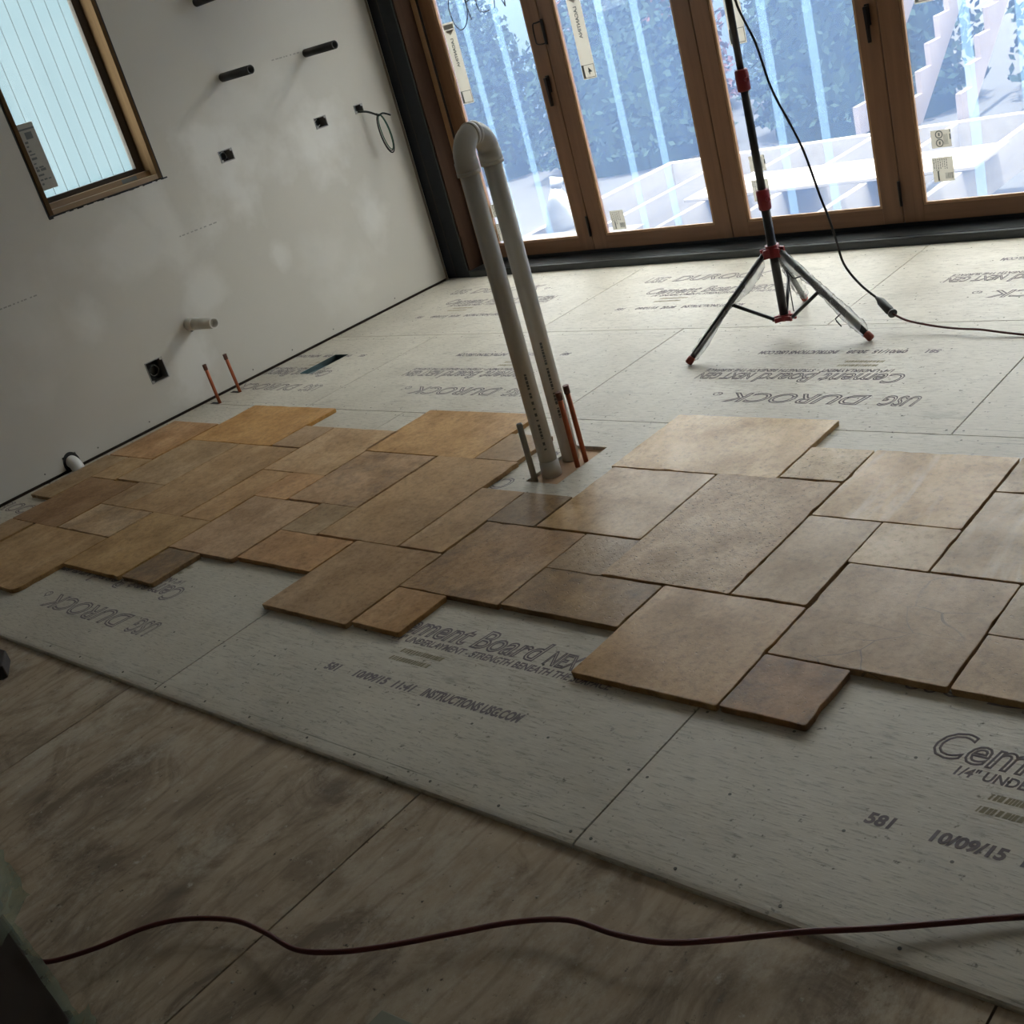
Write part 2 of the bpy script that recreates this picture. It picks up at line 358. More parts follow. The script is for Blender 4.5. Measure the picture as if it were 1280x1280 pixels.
# ------------------------------------------------------------------ the room shell
def wall_grid(mb, x0, x1, ylo, yhi, zlo, zhi, holes):
    ys = sorted({ylo, yhi} | {h[0] for h in holes} | {h[1] for h in holes}); zs = sorted({zlo, zhi} | {max(zlo, h[2]) for h in holes} | {h[3] for h in holes})
    for i in range(len(ys) - 1):
        for j in range(len(zs) - 1):
            cy, cz = (ys[i] + ys[i + 1]) / 2, (zs[j] + zs[j + 1]) / 2
            if any(h[0] < cy < h[1] and h[2] < cz < h[3] for h in holes): continue
            mb.box(x0, x1, ys[i], ys[i + 1], zs[j], zs[j + 1])
WIN = (1.452, 2.090, 1.094, 2.36)
BOX1 = (2.447, 2.535, 1.068, 1.128); BOX2 = (3.110, 3.197, 1.070, 1.130); BOX3 = (3.412, 3.479, 1.078, 1.126); BOX4 = (1.614, 1.716, 0.200, 0.310)
HEIGHT = 2.62; YR, XR = -3.6, 6.9
mb = MB(); wall_grid(mb, -0.013, 0.0, YR, 3.735, 0.009, HEIGHT, [WIN, BOX1, BOX2, BOX3, BOX4, (1.036, 1.108, 0.0, 0.072)])
wl = mb.build('wall_left', 'drywall', origin=(0, 0, 0), kind='structure')
mb = MB(); wall_grid(mb, -0.17, -0.09, YR - 0.1, 4.0, -0.05, HEIGHT, [WIN])
mb.build('sheathing', 'stud_dark', wl)
mb = MB(); mb.box(-0.09, -0.013, 1.40, 1.45, 0, HEIGHT).box(-0.09, -0.013, 2.092, 2.13, 0, HEIGHT).box(-0.09, -0.013, 1.45, 2.092, 1.05, 1.09).box(-0.09, -0.018, YR, 3.735, -0.009, 0.03)
mb.build('framing', 'stud_dark', wl)
mb = MB()
for (a, b_, z) in ((1.061, 1.238, 0.796), (2.964, 3.147, 1.466), (2.061, 2.281, 0.807), (-0.3, -0.1, 0.80)):
    y = a
    while y < b_:
        l = random.uniform(0.008, 0.022); mb.box(0, 0.0004, y, y + l, z, z + 0.006); y += l + random.uniform(0.004, 0.02)
mb.build('faint_stamp', 'pencil', wl)
mb = MB()
for y in (0.93, 1.22, 1.52, 2.19, 2.47, 2.78, 3.28): mb.tube([(0.0, y, 0.04), (0.0012, y, 0.04)], 0.004, 8)
mb.build('screw', 'screw_head', wl)
mb = MB(); mb.box(-0.014, 0.004, 3.722, 3.735, 0.0, HEIGHT); mb.build('corner_strip', 'corner_bead', wl)

mb = MB(); mb.box(0.0, XR, 3.735, 3.98, 2.36, HEIGHT).box(5.02, XR, 3.735, 3.98, -0.009, 2.36).box(-0.17, 0.0, 3.735, 3.98, -0.05, HEIGHT)
mb.build('wall_far', 'drywall_plain', kind='structure')
MB().box(XR, XR + 0.1, YR, 3.98, -0.05, HEIGHT).build('wall_right', 'drywall_plain', kind='structure')
MB().box(-0.17, XR + 0.1, YR - 0.1, YR, -0.05, HEIGHT).build('wall_rear', 'drywall_plain', kind='structure')
MB().box(-0.17, XR + 0.1, YR - 0.1, 4.0, HEIGHT, HEIGHT + 0.1).build('ceiling', 'ceiling_drywall', kind='structure')
MB().box(-0.17, XR + 0.1, YR - 0.1, 4.0, HEIGHT + 0.1, 3.4).build('upper_shade_block', 'house_pale', kind='structure')  # unseen block added above the ceiling to shade the side alley

# ------------------------------------------------------------------ floor: subfloor, plywood sheets, cement boards, loose stone tiles
ZP = -0.013
floor = MB().box(-0.17, XR, YR, 3.98, -0.06, -0.0302).build('floor', 'stud_dark', origin=(0, 0, 0), kind='structure')
VENT = (0.325, 0.436, 2.234, 2.498)
def ply(x0, x1, y0, y1):
    mb = MB(); h = VENT
    if x0 < h[0] < x1 and y0 < h[2] < y1:
        for q in ((x0, h[0], y0, y1), (h[1], x1, y0, y1), (h[0], h[1], y0, h[2]), (h[0], h[1], h[3], y1)): mb.box(q[0] - x0, q[1] - x0, q[2] - y0, q[3] - y0, -0.017, 0)
    else: mb.box(0, x1 - x0, 0, y1 - y0, -0.017, 0)
    o = mb.build('plywood_sheet', 'plywood', origin=(0, 0, 0)); o.location = (x0, y0, ZP); o.parent = floor
    return o
g = 0.0022
xs = [-0.06, 1.057, 2.276, 3.495, 4.714, 5.933, XR]; 
for i in range(6):
    for (a, b_) in ((YR, -1.85), (-1.85, 0.59), (0.59, 3.03), (3.03, 3.73)):
        ply(xs[i] + g, xs[i + 1] - g, a + g, b_ - g)

PIPEHOLE = (2.671, 2.809, 1.345, 1.626); VENT = (0.325, 0.436, 2.234, 2.498)
T_BOARD = 0.0128
def lettering(board_name, normal, u0, x0, x1, y0, y1, par, big=True, date='10/09/15  11:41', small=True):
    # text frame: u along reading direction from the stamp's first digit, v above the board's lower edge as printed
    if normal: fr = lambda u, v, h: (u0 + u, y0 + v, h)
    else: fr = lambda u, v, h: (u0 - u, y1 - v, h)
    mb = MB()
    if big:
        text_into(mb, ('USG', True, 0.25, 0.026, 0.0), fr, -0.10, 0.655, 0.125, 0.082)
        text_into(mb, ('DUROCK', True, 0.25, 0.026, 0.0), fr, 0.07, 0.655, 0.53, 0.082)
        text_into(mb, ('\u00ae', False, 0.0, 0.0, 0.02), fr, 0.63, 0.655, 0.04, 0.03)
    text_into(mb, ('Cement Board', True, 0.25, 0.026, 0.0), fr, 0.03, 0.475, 0.555, 0.085)
    text_into(mb, ('NEXT GEN', True, 0.2, 0.034, 0.0), fr, 0.60, 0.475, 0.24, 0.062)
    text_into(mb, ('1/4" UNDERLAYMENT - STRENGTH BENEATH THE SURFACE', False, 0.2, 0.0, 0.03), fr, 0.09, 0.440, 0.745, 0.028)
    text_into(mb, ('581', False, 0.15, 0.0, 0.045), fr, 0.0, 0.264, 0.052, 0.032)
    text_into(mb, (date, False, 0.15, 0.0, 0.045), fr, 0.118, 0.264, 0.225, 0.032)
    text_into(mb, ('INSTRUCTIONS USG.COM', False, 0.15, 0.0, 0.045), fr, 0.378, 0.264, 0.325, 0.034)
    def clip(m):
        ok = [x0 + 0.004 < p[0] < x1 - 0.004 and y0 + 0.004 < p[1] < y1 - 0.004 and not any(h[0] - 0.002 < p[0] < h[1] + 0.002 and h[2] - 0.002 < p[1] < h[3] + 0.002 for h in (PIPEHOLE, VENT)) for p in m.v]
        fs = [(f, s_) for f, s_ in zip(m.f, m.sm) if all(ok[i] for i in f)]
        m.f = [a for a, b_ in fs]; m.sm = [b_ for a, b_ in fs]
    clip(mb)
    if mb.f: mb.build('printed_lettering', 'ink', par)
    if small:
        m2 = MB()
        for (u, v, wd) in ((0.168, 0.398, 0.15), (0.16, 0.362, 0.145)):
            a = u
            while a < u + wd:
                l = random.uniform(0.003, 0.009); b0 = len(m2.v)
                m2.v += [fr(a, v, 0.0004), fr(a + l, v, 0.0004), fr(a + l + 0.004, v + 0.017, 0.0004), fr(a + 0.004, v + 0.017, 0.0004)]; m2.add([(0, 1, 2, 3)], b0)
                a += l + random.uniform(0.001, 0.004)
        clip(m2)
        if m2.f: m2.build('faded_lines', 'ink_brown', par)
def board(x0, x1, y0, y1, hole=None, text=None, lip=False):
    e = 0.0021; X0, X1, Y0, Y1 = x0 + e, x1 - e, y0 + e, y1 - e
    mb = MB()
    def slab(a, b_, c, d): mb.box(a, b_, c, d, -T_BOARD, 0.0)
    if hole:
        h = hole; slab(X0, h[0], Y0, Y1); slab(h[1], X1, Y0, Y1); slab(h[0], h[1], Y0, h[2]); slab(h[0], h[1], h[3], Y1)
    elif lip:   # rounded, tapered factory edge on the near side
        pf = [(Y0, -T_BOARD), (Y1, -T_BOARD), (Y1, 0.0), (Y0 + 0.045, 0.0), (Y0 + 0.012, -0.0012), (Y0 + 0.003, -0.003), (Y0, -0.007)]
        mb.prism(pf, 0, X0, X1)
    else: slab(X0, X1, Y0, Y1)
    o = mb.build('cement_board', 'cement_board', origin=(x0, y0, 0)); o.parent = floor
    sm = MB()
    for yy in (0.03, 0.24, 0.457, 0.67, 0.885):
        for k in range(8):
            xx = x0 + 0.025 + k * (x1 - x0 - 0.05) / 7 + random.uniform(-0.03, 0.03) * (0 < k < 7)
            py = y0 + yy + random.uniform(-0.02, 0.02) * (0.1 < yy < 0.8)
            if py > y1 - 0.01 or (hole and hole[0] - 0.01 < xx < hole[1] + 0.01 and hole[2] - 0.01 < py < hole[3] + 0.01): continue
            sm.tube([(xx, py, -0.001), (xx, py, 0.0004)], 0.0036, 7)
    s_ = sm.build('screw_heads', 'screw_head', o); s_['kind'] = 'stuff'
    if text: lettering('', text[0], text[1], x0, x1, y0, y1, o, **(text[2] if len(text) > 2 else {}))
    return o
Y1_, Y2_, Y3_, Y4_ = 0.917, 1.834, 2.757, 3.735
D2 = dict(date='09/01/15  20:28')
board(0.02, 0.875, 0, Y1_, None, (True, -0.25), True)
board(0.875, 2.399, 0, Y1_, None, (False, 1.96), True)
board(2.399, 3.923, 0, Y1_, None, (True, 2.854), True)
board(3.923, 5.447, 0, Y1_, None, (True, 4.386), True)
board(5.447, 6.88, 0, Y1_, None, None, True)
board(0.02, 1.560, Y1_, Y2_); board(1.560, 3.084, Y1_, Y2_, PIPEHOLE, (False, 2.655, D2)); board(3.084, 4.608, Y1_, Y2_); board(4.608, 6.132, Y1_, Y2_); board(6.132, 6.88, Y1_, Y2_)
board(0.02, 0.866, Y2_, Y3_, VENT, (False, 0.598, D2)); board(0.866, 2.390, Y2_, Y3_, None, (False, 1.977, D2)); board(2.390, 3.914, Y2_, Y3_, None, (False, 3.621, D2)); board(3.914, 5.438, Y2_, Y3_, None, (False, 5.1, D2)); board(5.438, 6.88, Y2_, Y3_)
board(0.02, 1.5335, Y3_, Y4_, None, (True, 0.42, D2)); board(1.5335, 3.0575, Y3_, Y4_, None, (True, 1.82, D2)); board(3.0575, 4.5815, Y3_, Y4_ - 0.0, None, (False, 4.17, D2)); board(4.5815, 6.1, Y3_, Y4_); board(6.1, 6.88, Y3_, Y4_)
MB().box(PIPEHOLE[0] - 0.03, PIPEHOLE[1] + 0.03, PIPEHOLE[2] - 0.03, PIPEHOLE[3] + 0.03, -0.0129, -0.0122).build('bare_plywood', 'plywood_raw', floor)
# duct boot in the vent cut-out
a, b_, c, d = VENT
vt = thing('floor_duct', ((a + b_) / 2, (c + d) / 2, -0.0298), 'shiny metal duct in a slot cut through the cement board', 'duct')
vb = MB(); vb.box(a, a + 0.002, c, d, -0.0298, -0.001).box(b_ - 0.002, b_, c, d, -0.0298, -0.001).box(a + 0.002, b_ - 0.002, d - 0.002, d, -0.0298, -0.001).box(a + 0.002, b_ - 0.002, c, c + 0.002, -0.0298, -0.001)
vb.build('duct_wall', 'duct_metal', vt)
db = MB()
for i in range(13):
    yy = c + 0.003 + i / 12 * (d - c - 0.09)
    for j in range(7):
        xx = a + 0.003 + j / 6 * (b_ - a - 0.006)
        db.v.append((xx, yy, -0.0285 + 0.022 * math.sin(math.pi * j / 6) * (1 - i / 15) + 0.0015 * noise.noise(Vector((xx * 60, yy * 60, 0)))))
for i in range(12):
    for j in range(6): db.add([(i * 7 + j, i * 7 + j + 1, i * 7 + j + 8, i * 7 + j + 7)], 0, True)
db.build('metal_flap', 'duct_metal', vt)
MB().box(a + 0.003, b_ - 0.003, d - 0.085, d - 0.003, -0.0297, -0.029).build('dark_opening', 'box_inside', vt)

# loose-laid tiles in a French pattern: (x0, x1, y0, y1, colour, material)
BE = (0.47, 0.345, 0.215); GO = (0.52, 0.35, 0.175); OR = (0.50, 0.32, 0.18); BR = (0.29, 0.18, 0.095); GR = (0.37, 0.29, 0.21); DG = (0.28, 0.21, 0.145); PI = (0.45, 0.325, 0.235); LB = (0.55, 0.44, 0.30)
TILES = [
 (3.7622, 4.1631, 1.2802, 1.6791, (0.58, 0.44, 0.27), 'stone_streaked'), (3.5578, 3.7552, 1.4767, 1.6771, (0.60, 0.50, 0.37), 'stone_rough'), (2.9505, 3.5498, 1.4657, 1.8696, (0.56, 0.42, 0.24), 'stone'),
 (3.3554, 3.7543, 0.8624, 1.4677, BE, 'stone_rough'), (3.7612, 3.9617, 0.8654, 1.2742, (0.45, 0.34, 0.22), 'stone'), (3.9657, 4.1661, 1.0728, 1.2752, (0.55, 0.44, 0.31), 'stone_streaked'),
 (4.1721, 4.5769, 1.0748, 1.4797, (0.46, 0.35, 0.23), 'stone_streaked'), (4.1711, 4.3725, 1.4856, 1.6821, BE, 'stone'), (3.9746, 4.3775, 0.6639, 1.0668, (0.44, 0.325, 0.215), 'stone_veined'),
 (3.5698, 3.9677, 0.4555, 0.8554, (0.49, 0.35, 0.21), 'stone'), (3.9736, 4.1751, 0.4585, 0.6580, (0.40, 0.245, 0.135), 'stone_mottled'), (4.3855, 4.7913, 0.6619, 0.8604, BE, 'stone'), (4.3825, 4.7864, 0.8654, 1.0678, (0.42, 0.32, 0.21), 'stone'),
 (2.7580, 2.9545, 1.0519, 1.2473, DG, 'stone_mottled'), (2.9635, 3.3494, 1.0568, 1.4597, (0.46, 0.345, 0.22), 'stone'), (2.7680, 3.1619, 0.6480, 1.0459, (0.41, 0.28, 0.17), 'stone_scuffed'),
 (3.1669, 3.3594, 0.8544, 1.0479, (0.36, 0.285, 0.215), 'stone_rough'), (3.1689, 3.5628, 0.6530, 0.8514, (0.39, 0.285, 0.18), 'stone_scuffed'), (2.5636, 2.7550, 0.8454, 1.2463, (0.43, 0.31, 0.20), 'stone'),
 (2.1587, 2.5576, 0.8404, 1.4448, (0.44, 0.315, 0.20), 'stone'), (1.9573, 2.1547, 0.8305, 1.0279, GR, 'stone'), (1.7529, 2.1468, 1.0299, 1.4368, PI, 'stone_scuffed'), (1.7339, 2.3362, 1.4428, 1.8297, (0.53, 0.36, 0.19), 'stone'),
 (2.3422, 2.5476, 1.4468, 1.6542, (0.37, 0.27, 0.175), 'stone'), (1.3460, 1.7469, 1.2214, 1.6223, (0.49, 0.36, 0.245), 'stone'), (1.1416, 1.3410, 1.4248, 1.6223, (0.40, 0.295, 0.215), 'stone'),
 (0.5133, 1.1366, 1.4178, 1.8067, (0.55, 0.34, 0.135), 'stone'), (0.1144, 0.5004, 1.2074, 1.5903, OR, 'stone'), (0.1065, 0.3039, 0.7886, 1.2004, (0.40, 0.30, 0.20), 'stone'), (0.3089, 0.5133, 1.0000, 1.2024, (0.44, 0.32, 0.195), 'stone'),
 (0.3129, 0.7168, 0.5971, 0.9950, BR, 'stone'), (0.5203, 0.9172, 1.0110, 1.4138, (0.41, 0.31, 0.215), 'stone'), (0.9232, 1.3420, 0.8095, 1.4128, (0.44, 0.31, 0.19), 'stone'), (1.3490, 1.5464, 0.8125, 1.2154, (0.48, 0.325, 0.185), 'stone'),
 (1.5484, 1.7499, 1.0209, 1.2194, OR, 'stone'), (1.5554, 1.9513, 0.6161, 1.0170, PI, 'stone'), (1.9613, 2.3582, 0.6330, 0.8275, OR, 'stone'), (2.3661, 2.7640, 0.4336, 0.8365, (0.41, 0.29, 0.185), 'stone'), (2.7730, 2.9694, 0.4495, 0.6430, (0.46, 0.30, 0.165), 'stone'),
 (1.1495, 1.5504, 0.3987, 0.8085, (0.46, 0.33, 0.185), 'stone'), (1.5664, 1.7678, 0.4057, 0.6101, (0.32, 0.235, 0.16), 'stone_mottled'), (0.7287, 1.1376, 0.6031, 0.8055, (0.53, 0.42, 0.33), 'stone_scuffed'), (0.7217, 0.9192, 0.8095, 1.0070, (0.40, 0.30, 0.21), 'stone'),
 (0.5432, 1.1436, 0.1963, 0.5951, (0.43, 0.31, 0.19), 'stone'), (0.3109, 0.5183, 0.3907, 0.5931, (0.36, 0.25, 0.15), 'stone')]
TT = 0.0170
def tile(x0, x1, y0, y1, col, mat, idx):
    rnd = random.Random(idx * 13 + 5); W_, H_ = x1 - x0 + 0.0020, y1 - y0 + 0.0020; cx, cy = (x0 + x1) / 2, (y0 + y1) / 2
    rc = [rnd.uniform(0.003, 0.009) for _ in range(4)]
    if idx == 43: rc = [0.004, 0.045, 0.004, 0.004]
    pts = []
    cs = [(-W_ / 2, -H_ / 2), (W_ / 2, -H_ / 2), (W_ / 2, H_ / 2), (-W_ / 2, H_ / 2)]
    for k in range(4):
        a = Vector(cs[k]); p = Vector(cs[k - 1]); nx = Vector(cs[(k + 1) % 4]); d0 = (p - a).normalized(); d1 = (nx - a).normalized()
        ns = 5 if rc[k] > 0.02 else 2
        for j in range(ns + 1):
            t = j / ns; q = a + d0 * rc[k] * (1 - t) ** 2 + d1 * rc[k] * t ** 2
            pts.append((q.x, q.y))
        L = (nx - a).length - rc[k] - rc[(k + 1) % 4]; m = max(3, int(L / 0.03))
        for j in range(1, m):
            q = a + d1 * (rc[k] + L * j / m); e = rnd.uniform(-0.0014, 0.0006)
            if rnd.random() < 0.05: e -= rnd.uniform(0.002, 0.005)
            nrm = Vector((d1.y, -d1.x)); pts.append((q.x + nrm.x * e, q.y + nrm.y * e))
    k = len(pts); mb = MB()
    for z, ins in ((0.0003, 0.0015), (TT - 0.0025, 0.0), (TT - 0.0006, 0.0005), (TT, 0.0018)):
        for (px, py) in pts:
            l = math.hypot(px, py); f = 1 - ins / max(l, 0.01) * 1.2; mb.v.append((px * f, py * f, z))
    for r in range(3):
        for i in range(k): mb.add([(r * k + i, r * k + (i + 1) % k, (r + 1) * k + (i + 1) % k, (r + 1) * k + i)])
    mb.add([tuple(range(3 * k, 4 * k)), tuple(reversed(range(k)))])
    o = mb.build('stone_tile', mat, origin=(0, 0, 0)); o.location = (cx, cy, 0.0); o.rotation_euler.z = rnd.uniform(-0.002, 0.002); o.parent = floor
    o.color = (col[0] * 0.96, col[1] * 0.82, col[2] * 0.60, 1)
for i, t in enumerate(TILES): tile(*t, i)
# mortar crumbs and dust chips scattered on the floor
mb = MB(); rnd = random.Random(3)
for i in range(190):
    x, y = rnd.uniform(2.2, 6.2), rnd.uniform(-1.6, -0.05)
    if 2.8 < x < 4.1 and y < -0.75: continue
    s_ = rnd.uniform(0.0015, 0.005); an = rnd.uniform(0, 6.28); b0 = len(mb.v)
    for k in range(4): mb.v.append((x + s_ * math.cos(an + k * 1.57) * rnd.uniform(0.5, 1.6), y + s_ * math.sin(an + k * 1.57) * rnd.uniform(0.5, 1.6), ZP + 0.0004))
    mb.v.append((x, y, ZP + s_ * 0.6)); mb.add([(0, 1, 4), (1, 2, 4), (2, 3, 4), (3, 0, 4), (3, 2, 1, 0)], b0)
o = mb.build('floor_crumbs', 'rubble', origin=(4, -1, ZP)); o['kind'] = 'stuff'; tag(o, 'pale crumbs and chips scattered on the bare plywood', 'debris')

# ------------------------------------------------------------------ folding doors and their frame
YD, YB = 3.885, 3.93         # room face and outer face of the door leaves
TOP = 2.30
MB().box(0.004, 0.193, 3.738, 3.90, 0.0, 2.355).build('trim_1', 'dark_trim', kind='structure')
t1 = bpy.data.objects['trim_1']
MB().box(0.075, 0.083, 3.7355, 3.7385, 0.0, 2.355).build('groove', 'block_dark', t1)
MB().box(0.186, 0.1945, 3.7345, 3.7395, 0.038, 2.355).build('metal_edge', 'sill_metal', t1)
mb = MB(); mb.box(0.194, 5.0, 3.736, 3.905, -0.012, 0.037)
t2 = mb.build('trim_2', 'sill_metal', kind='structure', bevel=0.002)
MB().box(0.194, 5.0, 3.737, 3.739, 0.0, 0.030).build('sill_face', 'dark_trim', t2)
MB().box(0.194, 5.0, 3.905, 3.95, -0.012, 0.058).build('track', 'dark_metal', t2)
MB().box(0.20, 5.0, 3.76, 3.762, 0.037, 0.0385).build('sill_groove', 'dark_trim', t2)
mb = MB(); mb.box(0.1935, 0.205, 3.7395, 3.868, 0.0375, 2.355).build('trim_3', 'fir_shaded', kind='structure')
t3 = bpy.data.objects['trim_3']
MB().box(0.205, 0.238, 3.866, 3.95, 0.0375, 2.355).build('jamb_stop', 'fir_lit', t3)
MB().box(0.2, 0.2405, 3.95, 3.96, 0.0375, 2.355).build('jamb_back', 'dark_trim', t3)
MB().box(0.2385, 0.2455, 3.872, 3.8845, 0.0625, 2.30).build('dark_gap', 'block_dark', t3)  # black strip painting in the shaded gap beside the first leaf
MB().box(0.194, 5.0, 3.75, 3.95, TOP + 0.01, 2.358).build('trim_4', 'fir_rail', kind='structure')
MB().box(4.72, 5.02, 3.738, 3.95, 0.037, 2.355).build('trim_5', 'dark_trim', kind='structure')
SASH = [0.2435, 1.073, 1.978, 2.884, 3.790, 4.694]
BANDS = [(0.52, 0.755), (1.435, 1.646), (2.328, 2.552), (3.236, 3.460), (4.14, 4.36)]
BOT = 0.0625
def sticker_text(mb, body, x, z0, z1, wd, y):
    # reads downwards, printed for the outside and so mirrored from the room
    fr = lambda u, v, h: (x + wd / 2 - v, y - h, z1 - u)
    text_into(mb, (body, False, 0.0, 0.0, 0.03), fr, 0, 0, z1 - z0, wd, 0.0006)
def label_strip(pane, x0, z0, char):
    y = 3.9055
    l = MB().box(x0, x0 + 0.088, y - 0.0004, y + 0.0003, z0, z0 + 0.44).build('paper_label', 'label_paper', pane)
    p = MB(); e = y - 0.0009
    def q(a, b_, c, d): p.box(x0 + a, x0 + b_, e, e + 0.0003, z0 + c, z0 + d)
    for (a, b_, c, d) in ((0.004, 0.084, 0.068, 0.071), (0.004, 0.084, 0.006, 0.009), (0.004, 0.018, 0.009, 0.068), (0.081, 0.084, 0.009, 0.068), (0.004, 0.007, 0.006, 0.071)): q(a, b_, c, d)
    if char: text_into(p, (char, False, 0.0, 0.0, 0.01), lambda u, v, h: (x0 + 0.066 - u, e - h + 0.0004, z0 + 0.022 + v), 0, 0, 0.026, 0.034)
    sticker_text(p, 'LACANTINA', x0 + 0.045, z0 + 0.20, z0 + 0.355, 0.022, e + 0.0004)
    p.build('label_printing', 'label_print', l)
    f = MB()
    tr = [(x0 + 0.008, z0 + 0.40), (x0 + 0.08, z0 + 0.40), (x0 + 0.045, z0 + 0.372)]
    f.prism([(a, b_) for a, b_ in tr], 1, e, e + 0.0003); f.box(x0 + 0.008, x0 + 0.08, e, e + 0.0003, z0 + 0.405, z0 + 0.43)
    f.build('label_picture', 'label_grey', l)
def small_label(pane, x0, x1, z0, z1, kind):
    y = 3.9055; l = MB().box(x0, x1, y - 0.0004, y + 0.0003, z0, z1).build('small_sticker', 'label_paper', pane)
    p = MB(); e = y - 0.0009; rn = random.Random(int(x0 * 1000) + kind)
    W_, H_ = x1 - x0, z1 - z0
    if kind == 0:
        for k in range(7):   # columns of tiny turned text
            xx = x0 + W_ * (0.08 + 0.10 * k); zt = z1 - H_ * 0.06
            while zt > z1 - H_ * rn.uniform(0.35, 0.75):
                l_ = H_ * rn.uniform(0.03, 0.10); p.box(xx, xx + W_ * 0.035, e, e + 0.0003, zt - l_, zt); zt -= l_ + H_ * 0.03
        for k in range(9): p.box(x0 + W_ * 0.58 + k * W_ * 0.042, x0 + W_ * 0.58 + k * W_ * 0.042 + W_ * rn.uniform(0.012, 0.03), e, e + 0.0003, z0 + H_ * 0.1, z0 + H_ * 0.35)
        p.box(x0 + W_ * 0.22, x0 + W_ * 0.29, e, e + 0.0003, z0 + H_ * 0.05, z0 + H_ * 0.45)
    else:
        for zc in (0.27, 0.75):
            b0 = len(p.v)
            for j in range(14):
                t = 6.283 * j / 14
                for r in (0.17, 0.23): p.v.append((x0 + W_ * 0.42 + math.cos(t) * r * H_, e, z0 + H_ * zc + math.sin(t) * r * H_))
            for j in range(14): p.add([(2 * j, 2 * j + 1, (2 * j + 3) % 28, (2 * j + 2) % 28)], b0)
            p.box(x0 + W_ * 0.38, x0 + W_ * 0.46, e, e + 0.0003, z0 + H_ * (zc - 0.09), z0 + H_ * (zc + 0.09))
        for k in range(5): p.box(x0 + W_ * (0.64 + 0.045 * k), x0 + W_ * (0.655 + 0.045 * k), e, e + 0.0003, z0 + H_ * 0.15, z0 + H_ * rn.uniform(0.6, 0.9))
        p.box(x0 + W_ * 0.93, x0 + W_, e, e + 0.0003, z0 + H_ * 0.42, z0 + H_ * 0.72); p.box(x0 + W_ * 0.95, x0 + W_, e, e + 0.0003, z0 + H_ * 0.82, z0 + H_ * 0.98)
    p.build('sticker_printing', 'label_print', l)
for i in range(5):
    a, b_ = SASH[i] + 0.0025, SASH[i + 1] - 0.0025
    d = root('door_%d' % (i + 1), ((a + b_) / 2, 3.907, BOT)); d['kind'] = 'structure'
    sw = 0.094
    MB().box(a, a + sw, YD, YB, BOT, TOP).build('stile', 'fir', d, bevel=0.002); MB().box(b_ - sw, b_, YD, YB, BOT, TOP).build('stile', 'fir', d, bevel=0.002)
    MB().box(a + sw, b_ - sw, YD + 0.0005, YB, BOT, BOT + 0.072).build('rail', 'fir_rail', d); MB().box(a + sw, b_ - sw, YD + 0.0005, YB, TOP - 0.1, TOP).build('rail', 'fir_rail', d)
    gx0, gx1, gz0, gz1 = a + sw, b_ - sw, BOT + 0.072, TOP - 0.1
    for (x0, x1, z0, z1, m) in ((gx0, gx0 + 0.012, gz0, gz1, 'fir_lit'), (gx1 - 0.012, gx1, gz0, gz1, 'fir_lit'), (gx0 + 0.012, gx1 - 0.012, gz0, gz0 + 0.012, 'fir_lit'), (gx0 + 0.012, gx1 - 0.012, gz1 - 0.012, gz1, 'fir_lit')):
        MB().box(x0, x1, YD + 0.006, 3.905, z0, z1).build('glazing_bead', m, d)
    pane = MB().box(gx0 - 0.004, gx1 + 0.004, 3.907, 3.911, gz0 - 0.004, gz1 + 0.004).build('glass_pane', 'clear_glass', d)
    MB().prism([(gx0 + 0.004, gz0 + 0.004), (gx1 - 0.004, gz0 + 0.004), (gx1 - 0.004, gz1 - 0.004), (gx0 + 0.004, gz1 - 0.004)], 1, 3.9118, 3.9119)
    f = MB(); f.v = [(gx0 + 0.002, 3.9125, gz0 + 0.002), (gx1 - 0.002, 3.9125, gz0 + 0.002), (gx1 - 0.002, 3.9125, gz1 - 0.002), (gx0 + 0.002, 3.9125, gz1 - 0.002)]; f.add([(0, 1, 2, 3)])
    f.build('protective_film', 'film', pane)
    for k, xb in enumerate(BANDS[i]):
        f = MB(); f.v = [(xb - 0.024, 3.914, gz0 + 0.004), (xb + 0.020, 3.914, gz0 + 0.004), (xb + 0.022, 3.914, gz1 - 0.004), (xb - 0.022, 3.914, gz1 - 0.004)]; f.add([(0, 1, 2, 3)])
        f.build('film_overlap', 'film_band', pane)
    label_strip(pane, (0.358, 1.250, 2.145, 3.039, 3.95)[i], (0.961, 0.954, 0.966, 0.972, 0.97)[i], ('', '4', '', '', '')[i])
    ox = (0.335, 1.216, 2.123, 3.033, 3.94)[i]; small_label(pane, ox, ox + 0.093, 0.156 + 0.07 * (i > 1), 0.262 + 0.07 * (i > 1), 0)
    if i != 1: small_label(pane, ox + 0.008, ox + 0.096, 0.302 + 0.071 * (i > 1), 0.378 + 0.071 * (i > 1), 1)
    if i in (0, 2, 4):   # bolt handle on the right stile, hinge leaves at the joint with the next leaf
        hx = (1.032, 1.0, 2.842, 1.0, 4.65)[i]
        h = MB().box(hx - 0.011, hx + 0.011, YD - 0.010, YD - 0.0002, 0.93, 1.018).build('bolt_handle', 'bronze', d, bevel=0.003)
        MB().prism([(hx - 0.009, 1.01), (hx + 0.009, 1.01), (hx + 0.007, 0.862), (hx - 0.004, 0.862)], 1, YD - 0.030, YD - 0.0105).build('lever', 'bronze', h, bevel=0.003)
        hg = MB().box(b_ - 0.004, b_ + 0.0045, YD - 0.006, YD - 0.0002, 0.145, 0.252).build('hinge', 'bronze', d)
        MB().tube([(b_ + 0.002, YD - 0.010, 0.142), (b_ + 0.002, YD - 0.010, 0.255)], 0.0065, 10).build('hinge_pin', 'bronze', hg)
